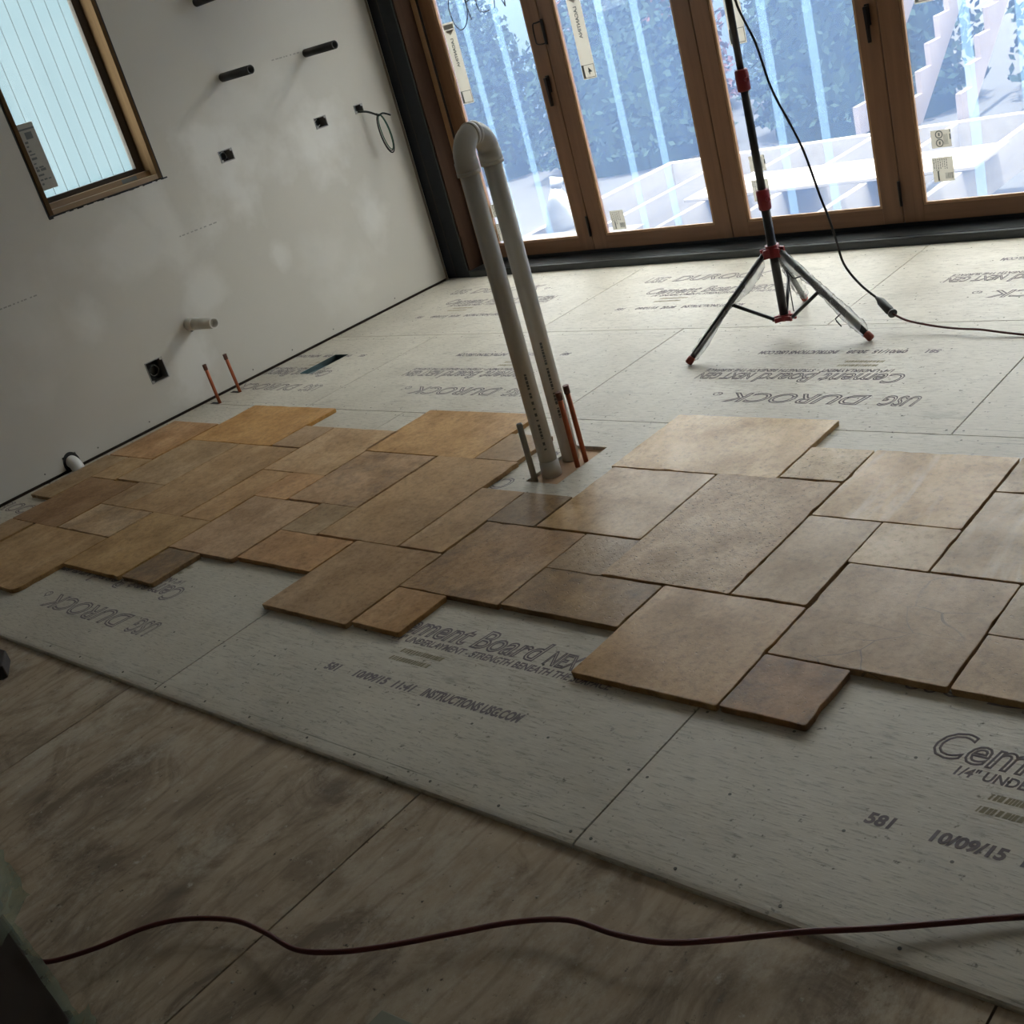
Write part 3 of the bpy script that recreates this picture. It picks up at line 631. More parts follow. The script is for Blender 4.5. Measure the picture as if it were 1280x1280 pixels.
    if i == 0:
        hx = 1.052
        mb = MB(); path = [(hx + 0.030, YD - 0.006, 1.285), (hx + 0.016, YD - 0.03, 1.283), (hx - 0.008, YD - 0.034, 1.275), (hx - 0.012, YD - 0.034, 1.20), (hx - 0.006, YD - 0.034, 1.182), (hx + 0.018, YD - 0.03, 1.176), (hx + 0.030, YD - 0.006, 1.176)]
        mb.tube(spline(path, 4), 0.004, 8); pl = mb.build('pull_handle', 'bronze', d)
        MB().tube([(hx + 0.034, YD - 0.009, 1.168), (hx + 0.034, YD - 0.009, 1.295)], 0.008, 10).build('pull_mount', 'bronze', pl)
        # marker writing on the glass
        y = 3.9045
        strokes = [[(0.475, 1.53), (0.452, 1.50), (0.443, 1.45), (0.453, 1.39), (0.478, 1.352), (0.505, 1.346), (0.541, 1.368), (0.568, 1.415), (0.580, 1.47), (0.572, 1.53), (0.545, 1.565), (0.505, 1.565), (0.472, 1.54)],
                   [(0.582, 1.55), (0.575, 1.48), (0.589, 1.382)], [(0.578, 1.55), (0.615, 1.555), (0.63, 1.52), (0.61, 1.485), (0.582, 1.475)],
                   [(0.715, 1.54), (0.67, 1.52), (0.652, 1.46), (0.660, 1.418), (0.690, 1.402), (0.738, 1.404)], [(0.655, 1.475), (0.70, 1.475)],
                   [(0.772, 1.405), (0.785, 1.46), (0.80, 1.53)], [(0.80, 1.53), (0.825, 1.46), (0.848, 1.400)], [(0.848, 1.400), (0.858, 1.47), (0.872, 1.54)]]
        mb = MB()
        for st_ in strokes: mb.tube(spline([(p[0], y, p[1]) for p in st_], 5), 0.0030, 6)
        mb.build('handwriting', 'marker', pane)

# ------------------------------------------------------------------ left window
wn = root('window_1', (-0.08, 1.771, 1.10)); wn['kind'] = 'structure'
a, b_, z0, z1 = WIN[0] + 0.006, WIN[1] - 0.006, 1.101, 2.352
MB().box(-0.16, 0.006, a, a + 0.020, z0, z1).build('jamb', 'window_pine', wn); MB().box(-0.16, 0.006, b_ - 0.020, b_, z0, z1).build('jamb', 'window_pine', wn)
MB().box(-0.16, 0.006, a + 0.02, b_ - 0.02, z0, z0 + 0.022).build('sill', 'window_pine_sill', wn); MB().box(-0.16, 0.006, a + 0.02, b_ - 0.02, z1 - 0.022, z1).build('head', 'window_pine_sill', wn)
ia, ib, iz0, iz1 = a + 0.02, b_ - 0.02, z0 + 0.022, z1 - 0.022
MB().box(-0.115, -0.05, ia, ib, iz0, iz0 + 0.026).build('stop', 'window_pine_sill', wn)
fr = MB(); fw_ = 0.040
fr.box(-0.125, -0.092, ia, ia + fw_, iz0 + 0.026, iz1).box(-0.125, -0.092, ib - fw_, ib, iz0 + 0.026, iz1).box(-0.125, -0.092, ia + fw_, ib - fw_, iz0 + 0.026, iz0 + 0.05).box(-0.125, -0.092, ia + fw_, ib - fw_, iz1 - fw_, iz1)
fr.build('sash_frame', 'stud_dark', wn)
wp = MB().box(-0.112, -0.108, ia + 0.04, ib - 0.04, iz0 + 0.05, iz1 - 0.02).build('glass_pane', 'window_glass', wn)
st_ = MB().box(-0.1072, -0.1066, 1.530, 1.612, 1.207, 1.507).build('paper_label', 'label_grey', wp)
p = MB(); rn = random.Random(4)
def wq(y0, y1, za, zb): p.box(-0.1064, -0.1060, y0, y1, za, zb)
wq(1.530, 1.612, 1.478, 1.486); wq(1.555, 1.59, 1.437, 1.468)
zz = 1.42
while zz > 1.225:
    yy = 1.54
    for k in range(rn.randint(1, 3)):
        l = rn.uniform(0.01, 0.03); wq(yy, min(1.605, yy + l), zz, zz + rn.uniform(0.003, 0.012)); yy += l + 0.006
    zz -= rn.uniform(0.012, 0.022)
p.build('label_printing', 'label_print', st_)
MB().box(-0.0495, -0.049, 1.90, 1.985, iz0 + 0.003, iz0 + 0.022).build('sill_sticker', 'label_print', wn)
# ragged dark gap around the window
mb = MB(); rn = random.Random(9)
yy = WIN[0] - 0.002
while yy < WIN[1]:
    l = rn.uniform(0.01, 0.04); h = rn.choice([0.002, 0.004, 0.009, 0.003]); mb.box(-0.002, 0.0012, yy, yy + l, WIN[2] - h, WIN[2] + 0.004); yy += l + rn.choice([0, 0, 0.02])
mb.box(-0.002, 0.0012, WIN[1] - 0.004, WIN[1] + 0.0035, WIN[2] - 0.004, WIN[3]); mb.box(-0.002, 0.0012, WIN[0] - 0.0035, WIN[0] + 0.004, WIN[2] - 0.004, WIN[3])
mb.build('torn_gap', 'box_inside', wn)

# ------------------------------------------------------------------ plumbing standing in the floor cut-out
PF, PB = Vector((2.719, 1.426, 0)), Vector((2.706, 1.549, 0))
t = thing('drain_pipe_loop', (2.7125, 1.4875, -0.0122), 'tall grey-white plastic pipe bent into a hairpin, rising from the floor cut-out', 'pipe')
R_ = 0.0302; sp_ = (PB - PF).length / 2; zc = 1.062; mid = (PF + PB) / 2; dr_ = (PB - PF).normalized()
MB().tube([PF + Vector((0, 0, -0.0121)), PF + Vector((0, 0, 1.03))], R_, 24).build('pipe', 'pvc', t)
MB().tube([PB + Vector((0, 0, -0.0121)), PB + Vector((0, 0, 1.03))], R_, 24).build('pipe', 'pvc', t)
for s_, P in ((-1, PF), (1, PB)):
    path = [P + Vector((0, 0, 1.005)), P + Vector((0, 0, 1.04))]; rad = [0.0365, 0.0365]
    path += [P + Vector((0, 0, 1.041))]; rad += [0.0345]
    for j in range(1, 9):
        a = math.pi / 2 * j / 8; path.append(mid + dr_ * s_ * sp_ * math.cos(a) + Vector((0, 0, zc - 0.02 + sp_ * 1.05 * math.sin(a)))); rad.append(0.0345)
    e = MB().tube(path[:], rad, 24).build('elbow', 'pvc', t)
    top = mid + Vector((0, 0, zc - 0.02 + sp_ * 1.05))
    MB().tube([top + dr_ * s_ * 0.0005, top + dr_ * s_ * 0.015], 0.0368, 24).build('hub', 'pvc', e)
    MB().tube([P + Vector((0, 0, 1.000)), P + Vector((0, 0, 1.012))], 0.0372, 24).build('hub_lip', 'pvc', e)
MB().tube([PF + Vector((0, 0, -0.012)), PF + Vector((0, 0, 0.045))], 0.0335, 24).build('coupling', 'pvc', t)
for P, z1 in ((PF, 0.36), (PB, 0.42)):
    mb = MB(); an = math.atan2(-1.143 - P.y, 5.273 - P.x) - 0.12
    def cyl(u, v, h, P=P, z1=z1, an=an): 
        a2 = an + (v) / R_; return (P.x + (R_ + 0.0004 + h) * math.cos(a2), P.y + (R_ + 0.0004 + h) * math.sin(a2), z1 - u)
    u = 0.0; rn = random.Random(int(z1 * 100))
    while u < 0.27:     # worn, unreadable line of factory print running down the pipe
        l = rn.uniform(0.004, 0.012); b0 = len(mb.v)
        mb.v += [cyl(u, 0, 0), cyl(u + l, 0, 0), cyl(u + l, 0.008, 0), cyl(u, 0.008, 0)]; mb.add([(0, 1, 2, 3)], b0); u += l + rn.choice([0.002, 0.003, 0.003, 0.012])
    mb.build('pipe_print', 'label_print', t)
t = MB().tube([(2.691, 1.368, -0.0121), (2.689, 1.370, 0.200)], 0.0105, 14).build('grey_conduit', 'grey_conduit'); tag(t, 'short grey conduit standing at the near corner of the pipe cut-out', 'conduit')
t = bpy.data.objects['grey_conduit']; MB().tube([(2.689, 1.370, 0.2), (2.689, 1.370, 0.2006)], 0.008, 12).build('open_end', 'box_inside', t)
def copper(x, y, h, zb, label, group, lean=(0, 0)):
    t = thing('copper_pipe', (x, y, zb), label, 'pipe', group)
    MB().tube([(x, y, zb), (x + lean[0], y + lean[1], h)], 0.0085, 14).build('tube', 'copper', t)
    MB().tube([(x + lean[0], y + lean[1], h - 0.022), (x + lean[0], y + lean[1], h + 0.006)], 0.0105, 14).build('cap', 'copper_cap', t)
copper(2.777, 1.495, 0.252, -0.0121, 'capped copper pipe beside the hairpin drain pipe, the nearer of the pair', 'copper pipes in the floor cut-out', (-0.004, 0.004))
copper(2.782, 1.536, 0.262, -0.0121, 'capped copper pipe beside the hairpin drain pipe, the farther of the pair', 'copper pipes in the floor cut-out', (0, -0.004))
copper(0.142, 1.848, 0.205, 0.0002, 'thin copper stub at the left wall, the one nearer the camera', 'copper stubs by the left wall', (-0.002, -0.004))
copper(0.127, 1.99, 0.205, 0.0002, 'thin copper stub at the left wall, the one nearer the glass doors', 'copper stubs by the left wall', (-0.002, -0.006))
for (x, y) in ((0.142, 1.848), (0.127, 1.99)): MB().box(x - 0.075, x + 0.006, y - 0.012, y + 0.010, 0.0, 0.0006).build('slot', 'box_inside', floor)
# stubs out of the left wall
def stub(y, z, l, r, mat, name, label, r0=0.0):
    t = thing(name, (0.0, y, z - r), label, 'pipe')
    MB().ring((0, y, z), 0, r * 0.78, r, -0.012, l, 24).build('pipe', mat, t)
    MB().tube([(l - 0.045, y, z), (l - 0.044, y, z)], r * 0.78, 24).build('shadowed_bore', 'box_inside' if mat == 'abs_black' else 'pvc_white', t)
    return t
stub(2.628, 1.456, 0.250, 0.0215, 'abs_black', 'black_pipe_stub', 'black plastic pipe stub in the wall, nearer the window, lower of two')
stub(3.199, 1.456, 0.252, 0.0215, 'abs_black', 'black_pipe_stub', 'black plastic pipe stub in the wall closest to the glass doors')
stub(2.628, 1.820, 0.245, 0.0215, 'abs_black', 'black_pipe_stub', 'black plastic pipe stub in the wall at the top edge of the photo')
t = stub(1.931, 0.397, 0.228, 0.0285, 'pvc', 'white_pipe_stub', 'white plastic drain stub sticking out of the left wall above the copper stubs')
MB().ring((0, 1.931, 0.397), 0, 0.0287, 0.034, -0.012, 0.055, 24).build('coupling', 'pvc', t)
MB().prism([(1.915, 0.372), (1.93, 0.355), (1.958, 0.362), (1.962, 0.385), (1.94, 0.37)], 0, -0.001, 0.0012).build('torn_edge', 'box_inside', t)
t = thing('white_elbow_pipe', (0.0, 1.073, 0.0), 'white pipe elbow poking through a hole at the wall base', 'pipe')
MB().tube(spline([(-0.05, 1.073, 0.037), (-0.01, 1.073, 0.038), (0.02, 1.073, 0.030), (0.035, 1.073, 0.012), (0.038, 1.073, 0.0015)], 4), 0.030, 20).build('elbow', 'pvc_white', t)
mb = MB(); pts = []
for j in range(13):
    a = math.pi * j / 12; pts.append((1.072 - math.cos(a) * 0.043, 0.03 + math.sin(a) * 0.055))
mb.prism(pts + [(1.112, 0.009), (1.032, 0.009)], 0, -0.0129, 0.0008).build('ragged_hole', 'box_inside', t)

# electrical boxes
def ebox(h, label, wires, name='electrical_box'):
    y0, y1, z0, z1 = h; t = thing(name, (0.0, (y0 + y1) / 2, z0), label, 'electrical box')
    mb = MB(); w_ = 0.004
    mb.box(-0.055, 0.003, y0, y0 + w_, z0, z1).box(-0.055, 0.003, y1 - w_, y1, z0, z1).box(-0.055, 0.003, y0 + w_, y1 - w_, z0, z0 + w_).box(-0.055, 0.003, y0 + w_, y1 - w_, z1 - w_, z1)
    mb.build('metal_rim', 'box_metal', t); MB().box(-0.058, -0.055, y0, y1, z0, z1).build('back_plate', 'box_inside', t)
    for s_, yy in ((0, y0 + 0.010), (1, y1 - 0.010)): MB().box(-0.002, 0.0035, yy - 0.006, yy + 0.006, z1 - 0.014 if s_ else z0 + 0.004, z1 - 0.004 if s_ else z0 + 0.014).build('screw_tab', 'box_metal', t)
    rn = random.Random(int(y0 * 100))
    for k in range(wires):
        cy, cz = (y0 + y1) / 2, (z0 + z1) / 2; rr = min(y1 - y0, z1 - z0) * rn.uniform(0.2, 0.34); ph = rn.uniform(0, 6)
        MB().tube(spline([(-0.03 + 0.008 * math.sin(3 * q), cy + rr * math.cos(ph + q), cz + rr * math.sin(ph + q)) for q in (0, 1, 2, 3, 4)], 4), 0.0022, 6).build('wire', 'wire_black' if k else 'box_metal', t)
ebox(BOX1, 'empty electrical box in the wall, nearer the window', 3); ebox(BOX2, 'empty electrical box in the wall, middle of the high row', 2); ebox(BOX3, 'small electrical box by the glass doors, a cable coming out', 0)
ebox(BOX4, 'big square electrical box in the wall beside the copper stubs', 4)
t = thing('cable_coil', (0.012, 3.47, 0.85), 'thin green and black cable coil hanging from the box by the glass doors', 'cable')
MB().tube(spline([(-0.04, 3.43, 1.085), (0.004, 3.445, 1.084), (0.03, 3.475, 1.073), (0.06, 3.50, 1.05), (0.075, 3.505, 1.04)], 6), 0.006, 8).build('lead', 'wire_black', t)
def loop(cx, cy, cz, rw, rh, r, mat, ph):
    mb = MB(); pts = []
    for j in range(28):
        a = 2 * math.pi * j / 28; u = math.sin(a) * rw; v = -rh + math.cos(a) * rh
        pts.append((cx + u * 0.95, cy + u * 0.3 + 0.01 * (1 - math.cos(a)), cz + v))
    mb.tube(pts, r, 7, closed=True).build('loop', mat, t)
loop(0.085, 3.502, 1.045, 0.034, 0.110, 0.0038, 'wire_black', 0); loop(0.092, 3.500, 1.040, 0.026, 0.098, 0.0030, 'wire_green', 0.3); loop(0.080, 3.505, 1.043, 0.030, 0.104, 0.0028, 'wire_black', 0.5)
MB().tube(spline([(0.07, 3.50, 1.048), (0.085, 3.50, 1.040), (0.11, 3.515, 1.045), (0.15, 3.53, 1.025)], 5), [0.007, 0.008] + [0.007] * 5 + [0.005] * 9, 8).build('tie', 'wire_black', t)

# ------------------------------------------------------------------ work-light tripod
C0 = Vector((2.939, 2.660, 0)); ZC = 0.338
t = thing('tripod_stand', (C0.x, C0.y, 0.0), 'black telescoping tripod stand with red clamps and plastic still on its legs', 'tripod')
def P3(x, y, z): return Vector((x, y, z))
MB().tube([C0 + P3(0, 0, 0.075), C0 + P3(0, 0, 0.545)], 0.0170, 18).build('lower_pole', 'stand_black', t)
MB().tube([C0 + P3(0, 0, 0.50), C0 + P3(0, 0, 0.965)], 0.0150, 18).build('middle_pole', 'stand_black', t)
MB().tube([C0 + P3(0, 0, 0.94), C0 + P3(0, 0, 1.72)], 0.0128, 18).build('upper_pole', 'stand_black', t)
for z in (0.535, 0.965):
    cl = MB().tube([C0 + P3(0, 0, z - 0.040), C0 + P3(0, 0, z - 0.034), C0 + P3(0, 0, z + 0.030), C0 + P3(0, 0, z + 0.036)], [0.0215, 0.0245, 0.0245, 0.020], 14).build('clamp', 'red_plastic', t)
    MB().tube([C0 + P3(0.02, -0.012, z), C0 + P3(0.032, -0.02, z)], 0.007, 10).build('clamp_knob', 'red_plastic', cl)
FEET = [Vector((2.684, 2.356, 0)), Vector((3.314, 2.583, 0)), Vector((2.813, 3.040, 0))]
hub = MB(); hub.tube([C0 + P3(0, 0, ZC - 0.024), C0 + P3(0, 0, ZC + 0.022)], 0.026, 18); 
lh = MB(); lh.tube([C0 + P3(0, 0, 0.062), C0 + P3(0, 0, 0.086)], 0.022, 18)
for F in FEET:
    d = (F - C0).normalized(); n_ = Vector((-d.y, d.x, 0))
    for s_ in (-1, 1):
        a = C0 + n_ * 0.013 * s_; b_ = a + d * 0.045
        for m_, z0, z1 in ((hub, ZC - 0.022, ZC + 0.012), (lh, 0.064, 0.082)):
            q = [a + n_ * 0.004, a - n_ * 0.004, b_ - n_ * 0.004, b_ + n_ * 0.004]; b0 = len(m_.v)
            m_.v += [(p.x, p.y, z0) for p in q] + [(p.x, p.y, z1) for p in q]; m_.add([(0, 1, 2, 3), (7, 6, 5, 4), (0, 4, 5, 1), (1, 5, 6, 2), (2, 6, 7, 3), (3, 7, 4, 0)], b0)
    A = C0 + d * 0.036 + P3(0, 0, ZC - 0.006); B = F + P3(0, 0, 0.018); ax = (B - A).normalized()
    lg = MB().tube([A, B], 0.0115, 14).build('leg', 'stand_black', t)
    MB().tube([B - ax * 0.016, B - ax * 0.012, B + ax * 0.010, B + ax * 0.015], [0.0118, 0.0145, 0.0145, 0.010], 12).build('rubber_foot', 'rubber_red', lg)
    Mp = A.lerp(B, 0.46); MB().tube([C0 + d * 0.038 + P3(0, 0, 0.073), Mp], 0.0070, 8).build('brace', 'stand_black', t)
hub.build('upper_hub', 'red_plastic', t); lh.build('lower_hub', 'red_plastic', t)
# thin plastic sleeves still hanging on the legs
for k, F in enumerate(FEET):
    d = (F - C0).normalized(); side = Vector((-d.y, d.x, 0)); A = C0 + d * 0.036 + P3(0, 0, ZC - 0.004); B = F + P3(0, 0, 0.03)
    mb = MB(); rn = random.Random(k + 20); NS, NR = 26, 16
    for i in range(NS):
        q = i / (NS - 1); c_ = A.lerp(B, 0.02 + 0.93 * q); flare = 0.0125 + (0.010 * q if k else 0.002) + 0.003 * rn.random()
        for j in range(NR):
            an = (2 * math.pi * j / NR) if k == 1 else (math.pi * (0.92 + 1.12 * j / (NR - 1))); w_ = flare + 0.0025 * math.sin(5 * an + i * 1.7) + 0.002 * math.sin(3 * an - i * 2.9)
            sag = (0.016 + 0.010 * math.sin(q * 9 + k)) * max(0, -math.sin(an)) ** 2 * (1.3 if k != 0 else 1.7) * (1 - 0.4 * q)
            v = side * math.cos(an) * w_ + Vector((0, 0, 1)) * (math.sin(an) * w_ - sag)
            z_ = max(0.002, (c_ + v).z); mb.v.append(((c_ + v).x, (c_ + v).y, z_))
    for i in range(NS - 1):
        for j in range(NR if k == 1 else NR - 1): mb.add([(i * NR + j, i * NR + (j + 1) % NR, (i + 1) * NR + (j + 1) % NR, (i + 1) * NR + j)], 0, True)
    mb.build('plastic_sleeve', 'poly_bag', t)
for A, B, Cc, D in (((3.019, 2.603, 0.272), (3.036, 2.604, 0.244), (3.042, 2.610, 0.241), (3.074, 2.638, 0.243)), ((3.212, 2.602, 0.104), (3.196, 2.578, 0.089), (3.201, 2.577, 0.079), (3.215, 2.579, 0.059))):
    MB().tube([A, B, Cc, D] if A[2] > 0.2 else [A, B, Cc, D], 0.0028, 6).build('pin', 'stand_black', t)
for (x, y) in ((0.03, 0.022), (0.037, 0.012)): MB().tube([(C0.x + x, C0.y + y, 0.09), (C0.x + x, C0.y + y, 0.255)], 0.0018, 6).build('wire_hanger', 'stand_black', t)

# cords
cab = [(2.962, 2.667, 1.50), (2.960, 2.667, 1.36), (2.962, 2.667, 1.228), (2.979, 2.672, 1.157), (3.005, 2.679, 1.071), (3.025, 2.684, 0.944), (3.045, 2.690, 0.865), (3.070, 2.696, 0.795), (3.106, 2.706, 0.675), (3.136, 2.715, 0.510), (3.153, 2.719, 0.433), (3.168, 2.723, 0.341), (3.182, 2.727, 0.247), (3.227, 2.739, 0.163), (3.280, 2.754, 0.100)]
t = thing('work_light_cord', (3.28, 2.75, 0.0), 'black lamp cord hanging from the tripod stand down to a plug', 'cord')
MB().tube(spline(cab, 5), 0.0045, 8).build('cord', 'cord_black', t)
pl = MB().tube([(3.276, 2.753, 0.104), (3.290, 2.745, 0.098), (3.30, 2.738, 0.092), (3.345, 2.703, 0.070), (3.36, 2.692, 0.063)], [0.006, 0.010, 0.0155, 0.0165, 0.013], 12).build('plug', 'cord_black', t)
MB().tube([(3.357, 2.695, 0.064), (3.364, 2.690, 0.061)], 0.017, 12).build('plug_collar', 'stand_black', pl)
red = [(3.364, 2.690, 0.061), (3.41, 2.674, 0.045), (3.46, 2.665, 0.034), (3.54, 2.655, 0.022), (3.62, 2.640, 0.018), (3.70, 2.622, 0.020), (3.78, 2.612, 0.012), (3.90, 2.590, 0.006), (4.2, 2.52, 0.006), (4.7, 2.50, 0.006), (5.4, 2.62, 0.006)]
tag(MB().tube(spline(red, 6), 0.0042, 8).build('extension_cord', 'cord_red'), 'dark red extension cord lying across the cement boards near the tripod', 'cord')
pts = [(2.3, -0.64, -0.0075), (2.6, -0.675, -0.0075), (2.85, -0.695, -0.005), (3.0, -0.712, -0.002), (3.08, -0.722, 0.004), (3.1416, -0.7079, 0.008), (3.2119, -0.6395, 0.012), (3.2603, -0.5571, 0.01), (3.3263, -0.5024, 0.012), (3.4261, -0.4551, 0.01), (3.518, -0.4446, 0.01), (3.6283, -0.4487, 0.02), (3.7154, -0.4206, 0.028), (3.7867, -0.3673, 0.024), (3.8642, -0.2843, 0.01), (3.953, -0.2088, 0.008), (4.0484, -0.1638, 0.014), (4.1484, -0.1559, 0.018), (4.2333, -0.136, 0.02), (4.3119, -0.0901, 0.018), (4.4193, -0.0219, 0.02), (4.5224, 0.0431, 0.014), (4.6224, 0.1075, 0.012), (4.7004, 0.1575, 0.01), (5.0, 0.33, 0.0055), (5.6, 0.45, 0.0055), (6.3, 0.4, 0.0055)]
tag(MB().tube(spline(pts, 6), 0.0052, 8).build('extension_cord', 'cord_red'), 'dark red extension cord snaking over the bare plywood in the foreground', 'cord')

# ------------------------------------------------------------------ wrapped carton and scraps
t = thing('wrapped_carton', (3.42, -1.12, ZP), 'dark carton in torn greenish plastic at the lower left corner', 'carton')
cc = (3.42, -1.12); ang = -0.155
MB().box(2.86, 4.02, -1.42, -0.793, ZP + 0.0003, 0.298).rot(ang, cc).build('carton', 'cardboard_dark', t, bevel=0.008)
def crumple(x0, x1, ya, yb, za, zb, nx, ny, seed, amp):
    mb = MB(); rn = random.Random(seed)
    for i in range(nx + 1):
        for j in range(ny + 1):
            u, v = i / nx, j / ny; x = x0 + (x1 - x0) * u; y = ya + (yb - ya) * v
            q = Vector((x * 9 + seed, y * 9, v * 2)); nn = noise.noise(q * 1.0) + 0.6 * noise.noise(q * 2.7)
            edge = 1 - 0.35 * abs(noise.noise(Vector((x * 22, seed, 0)))) * v
            mb.v.append((x + 0.5 * amp * noise.noise(q * 1.9), ya + (yb - ya) * v * edge + amp * 0.4 * nn, za + (zb - za) * (v * edge) ** 1.0 + amp * nn))
    for i in range(nx):
        for j in range(ny): mb.add([(i * (ny + 1) + j, (i + 1) * (ny + 1) + j, (i + 1) * (ny + 1) + j + 1, i * (ny + 1) + j + 1)], 0, True)
    return mb.rot(ang, cc)
crumple(3.02, 3.42, -0.823, -0.743, 0.305, 0.37, 22, 8, 3, 0.018).build('torn_plastic', 'poly_green', t)
crumple(3.38, 3.70, -0.800, -0.783, 0.303, 0.306, 24, 4, 8, 0.004).build('torn_plastic', 'poly_green', t)
crumple(3.69, 3.86, -0.815, -0.765, 0.304, 0.318, 16, 8, 15, 0.010).build('torn_plastic', 'poly_green', t)
crumple(2.9, 3.9, -0.791, -0.785, 0.29, 0.02, 40, 10, 21, 0.006).build('side_wrap', 'poly_green', t)
tag(MB().prism([(1.50, -0.20), (1.70, -0.205), (1.742, -0.128), (1.64, -0.070), (1.50, -0.075)], 2, ZP + 0.0003, 0.030).build('dark_block', 'block_dark', bevel=0.004), 'dark block on the plywood at the left edge of the photo', 'block')
tag(MB().prism([(3.863, -0.455), (3.955, -0.447), (4.06, -0.60), (3.97, -0.66), (3.86, -0.60)], 2, ZP + 0.0003, ZP + 0.011).build('board_offcut', 'scrap_green', bevel=0.002), 'pale greenish board offcut at the bottom edge of the photo', 'offcut')

# ------------------------------------------------------------------ outside: neighbour's siding by the window
t = thing('neighbour_siding', (-2.0, 2.6, -1.0), 'pale blue vertical-groove siding seen through the left window', 'wall')
yy = 0.9
while yy < 4.3:
    MB().box(-2.06, -2.0, yy + 0.003, yy + 0.0835, -1.0, 7.0).build('siding_board', 'vinyl_siding', t); yy += 0.0865  # height stretched out of view to keep light out of the alley
MB().box(-2.10, -2.06, 0.9, 4.3, -1.0, 7.0).build('backing', 'vinyl_groove', t)

# ------------------------------------------------------------------ outside: deck framing, stair stringers, garden
MB().box(-24, 22, 4.0, 30, -0.60, -0.50).build('ground', 'gravel', kind='structure')
def lum(name, x0, x1, y0, y1, z0, z1, label, cat='joist', group='deck joists outside', mat='lumber'):
    o = MB().box(x0, x1, y0, y1, z0, z1).build(name, mat, bevel=0.003); tag(o, label, cat, group if group else None); return o
lum('rim_joist', -0.12, 5.4, 6.36, 6.42, -0.24, -0.005, 'long outer rim joist of the deck frame outside, parallel to the doors', group=None)
lum('rim_joist', -0.12, -0.06, 4.0, 6.36, -0.24, -0.005, 'side rim joist of the deck frame outside, behind the leftmost glass', group=None)
lum('ledger_board', -0.06, 5.4, 4.02, 4.06, -0.24, -0.005, 'ledger board of the deck frame just outside the glass doors', group=None)
for k in range(9):
    x = 0.48 + 0.54 * k
    lum('deck_joist', x, x + 0.04, 4.06, 6.36, -0.24, -0.012, 'sunlit deck joist outside, %s from the left side rim' % ('first', 'second', 'third', 'fourth', 'fifth', 'sixth', 'seventh', 'eighth', 'ninth')[k])
lum('plywood_offcut', 0.9, 2.75, 5.05, 5.55, -0.008, 0.012, 'white sheet of plywood lying on the deck joists outside', 'plywood', None)
lum('plank', 2.6, 4.1, 4.25, 4.36, -0.008, 0.03, 'white plank lying on the deck joists close to the doors', 'plank', None)
lum('plank', 0.0, 1.0, 4.35, 4.48, -0.010, 0.03, 'white plank across the joists behind the leftmost glass', 'plank', None)
t = thing('rubble_bag', (0.12, 4.78, -0.02), 'white crumpled sack standing on the deck frame behind the hairpin pipe', 'sack')
mb = MB()
for i in range(9):
    q = i / 8; r = 0.13 * (1 - 0.75 * q ** 1.5)
    for j in range(12):
        an = 2 * math.pi * j / 12; w_ = r * (1 + 0.25 * noise.noise(Vector((math.cos(an) * 2, math.sin(an) * 2, q * 4)))); mb.v.append((0.12 + w_ * math.cos(an), 4.78 + w_ * math.sin(an), -0.02 + q * 0.27))
for i in range(8):
    for j in range(12): mb.add([(i * 12 + j, i * 12 + (j + 1) % 12, (i + 1) * 12 + (j + 1) % 12, (i + 1) * 12 + j)], 0, True)
mb.add([tuple(96 + j for j in range(12)), tuple(reversed(range(12)))]); mb.build('sack', 'sack_white', t)
MB().tube([(0.12, 4.78, 0.24), (0.135, 4.80, 0.31)], [0.035, 0.05], 9).build('tied_neck', 'sack_white', t)
for k, (x, lab) in enumerate(((1.40, 'notched wooden stair stringer outside, left of the three'), (1.77, 'notched wooden stair stringer outside, middle of the three'), (2.10, 'notched wooden stair stringer outside, right of the three'))):
    poly = [(6.46, -0.02)]; y, z = 6.46, 0.17 - 0.01 * k; n_ = 15
    poly.append((y, z))
    for s_ in range(n_):
        poly.append((y + 0.19, z)); y += 0.19; z += 0.14
        if s_ < n_ - 1: poly.append((y, z))
    poly += [(y, z - 0.14 - 0.17), (6.60, -0.02)]
    tag(MB().prism(poly, 0, x, x + 0.038).build('stair_stringer', 'lumber_cut'), lab, 'stringer', 'stair stringers in the garden')
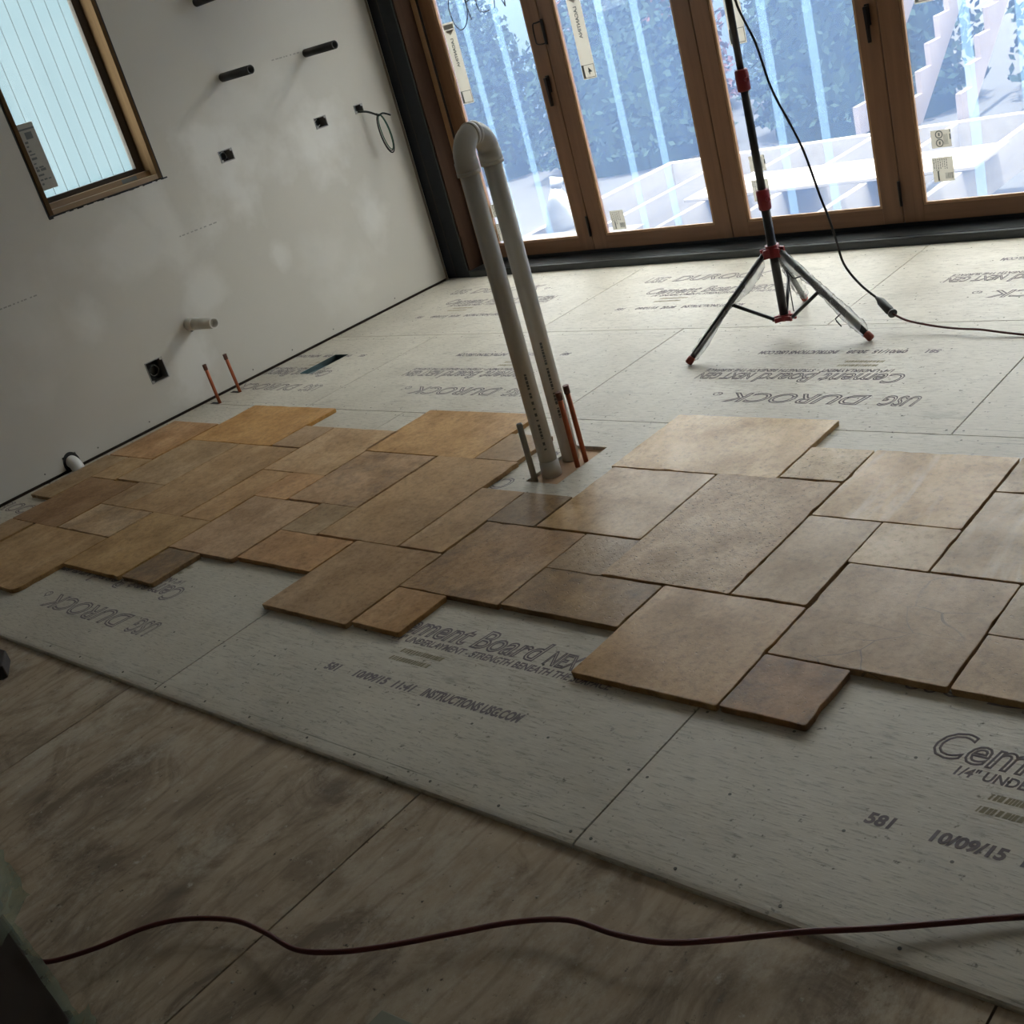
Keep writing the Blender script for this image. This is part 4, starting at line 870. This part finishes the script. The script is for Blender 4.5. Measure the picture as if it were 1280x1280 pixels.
# neighbour's house with lap siding on the right, pale shed on the left
t = thing('neighbour_house', (7.5, 12.0, -0.5), 'grey house with horizontal lap siding beyond the garden', 'house')
MB().box(1.6, 14.0, 12.06, 15.0, -0.5, 5.2).build('house_body', 'house_siding', t)
z = -0.5
while z < 5.2:
    MB().prism([(12.06, z), (12.035, z), (12.055, z + 0.19), (12.06, z + 0.19)], 0, 1.6, 14.0).build('siding_course', 'house_siding', t); z += 0.19
t = thing('garden_shed', (-3.6, 13.0, -0.5), 'pale flat building behind the hedge, seen through the left doors', 'shed')
MB().box(-22.0, -1.6, 13.0, 16, -0.5, 3.6).build('shed_wall', 'house_pale', t); MB().box(-22.3, -1.3, 12.7, 16, 3.6, 3.75).build('shed_roof', 'house_siding', t)
def bush(cx, cy, z0, rx, ry, rz, mat, label, seed, nleaf=4500):
    t = thing('garden_shrub', (cx, cy, z0), label, 'shrub', 'shrubs beyond the deck')
    rn = random.Random(seed); mb = MB()
    for i in range(nleaf):
        th = rn.uniform(0, 6.283); ph = math.acos(rn.uniform(-0.2, 1)); r = rn.uniform(0.72, 1.05) * (1 + 0.22 * noise.noise(Vector((math.cos(th) * 2 + seed, math.sin(th) * 2, ph * 2))))
        p = Vector((cx + rx * r * math.sin(ph) * math.cos(th), cy + ry * r * math.sin(ph) * math.sin(th), z0 + 0.2 + rz * r * max(0, math.cos(ph))))
        s_ = rn.uniform(0.03, 0.065); a = Vector((rn.gauss(0, 1), rn.gauss(0, 1), rn.gauss(0, 1))).normalized(); b2 = a.orthogonal().normalized(); b0 = len(mb.v)
        mb.v += [tuple(p - a * s_), tuple(p + b2 * s_ * 0.5), tuple(p + a * s_), tuple(p - b2 * s_ * 0.5)]; mb.add([(0, 1, 2, 3)], b0)
    f = mb.build('foliage', mat, t); f['kind'] = 'stuff'
    core = MB()
    for i in range(7):
        q = math.pi / 2 * i / 6
        for j in range(14):
            an = 2 * math.pi * j / 14; core.v.append((cx + rx * 0.8 * math.cos(q) * math.cos(an), cy + ry * 0.8 * math.cos(q) * math.sin(an), z0 + rz * 0.85 * math.sin(q)))
    for i in range(6):
        for j in range(14): core.add([(i * 14 + j, i * 14 + (j + 1) % 14, (i + 1) * 14 + (j + 1) % 14, (i + 1) * 14 + j)], 0, True)
    core.build('branches', 'leaf', t)
bush(-5.2, 9.6, -0.5, 1.1, 0.8, 1.9, 'leaf', 'dark leafy shrub seen through the leftmost glass panel', 1)
bush(-2.6, 9.3, -0.5, 1.15, 0.8, 1.75, 'leaf', 'dark leafy shrub behind the second glass panel', 2)
bush(-0.1, 9.6, -0.5, 1.1, 0.8, 2.6, 'leaf', 'tall dark shrub between the shed and the grey house', 3)
bush(2.4, 9.8, -0.5, 1.05, 0.8, 2.3, 'leaf', 'dark shrub directly behind the stair stringers', 4)
bush(-3.9, 11.6, -0.5, 1.2, 0.8, 2.6, 'leaf_rust', 'rust-tinted shrub in front of the pale shed', 5)
bush(-1.3, 11.5, -0.5, 1.1, 0.8, 2.9, 'leaf', 'tall shrub in the back row, in front of the shed corner', 6)
bush(-7.8, 9.8, -0.5, 1.2, 0.8, 2.2, 'leaf', 'dark shrub second from the far left end of the hedge', 7)
bush(-10.4, 9.8, -0.5, 1.2, 0.8, 2.0, 'leaf', 'dark shrub at the far left end of the hedge', 8)
bush(-7.2, 11.7, -0.5, 1.2, 0.8, 2.4, 'leaf', 'dark shrub in the back row before the pale building', 9)
bush(-10.5, 11.8, -0.5, 1.3, 0.8, 2.3, 'leaf_rust', 'rust-tinted shrub at the left end of the back row', 10)

# tidy helper properties
for o in bpy.data.objects:
    if '_o' in o: del o['_o']
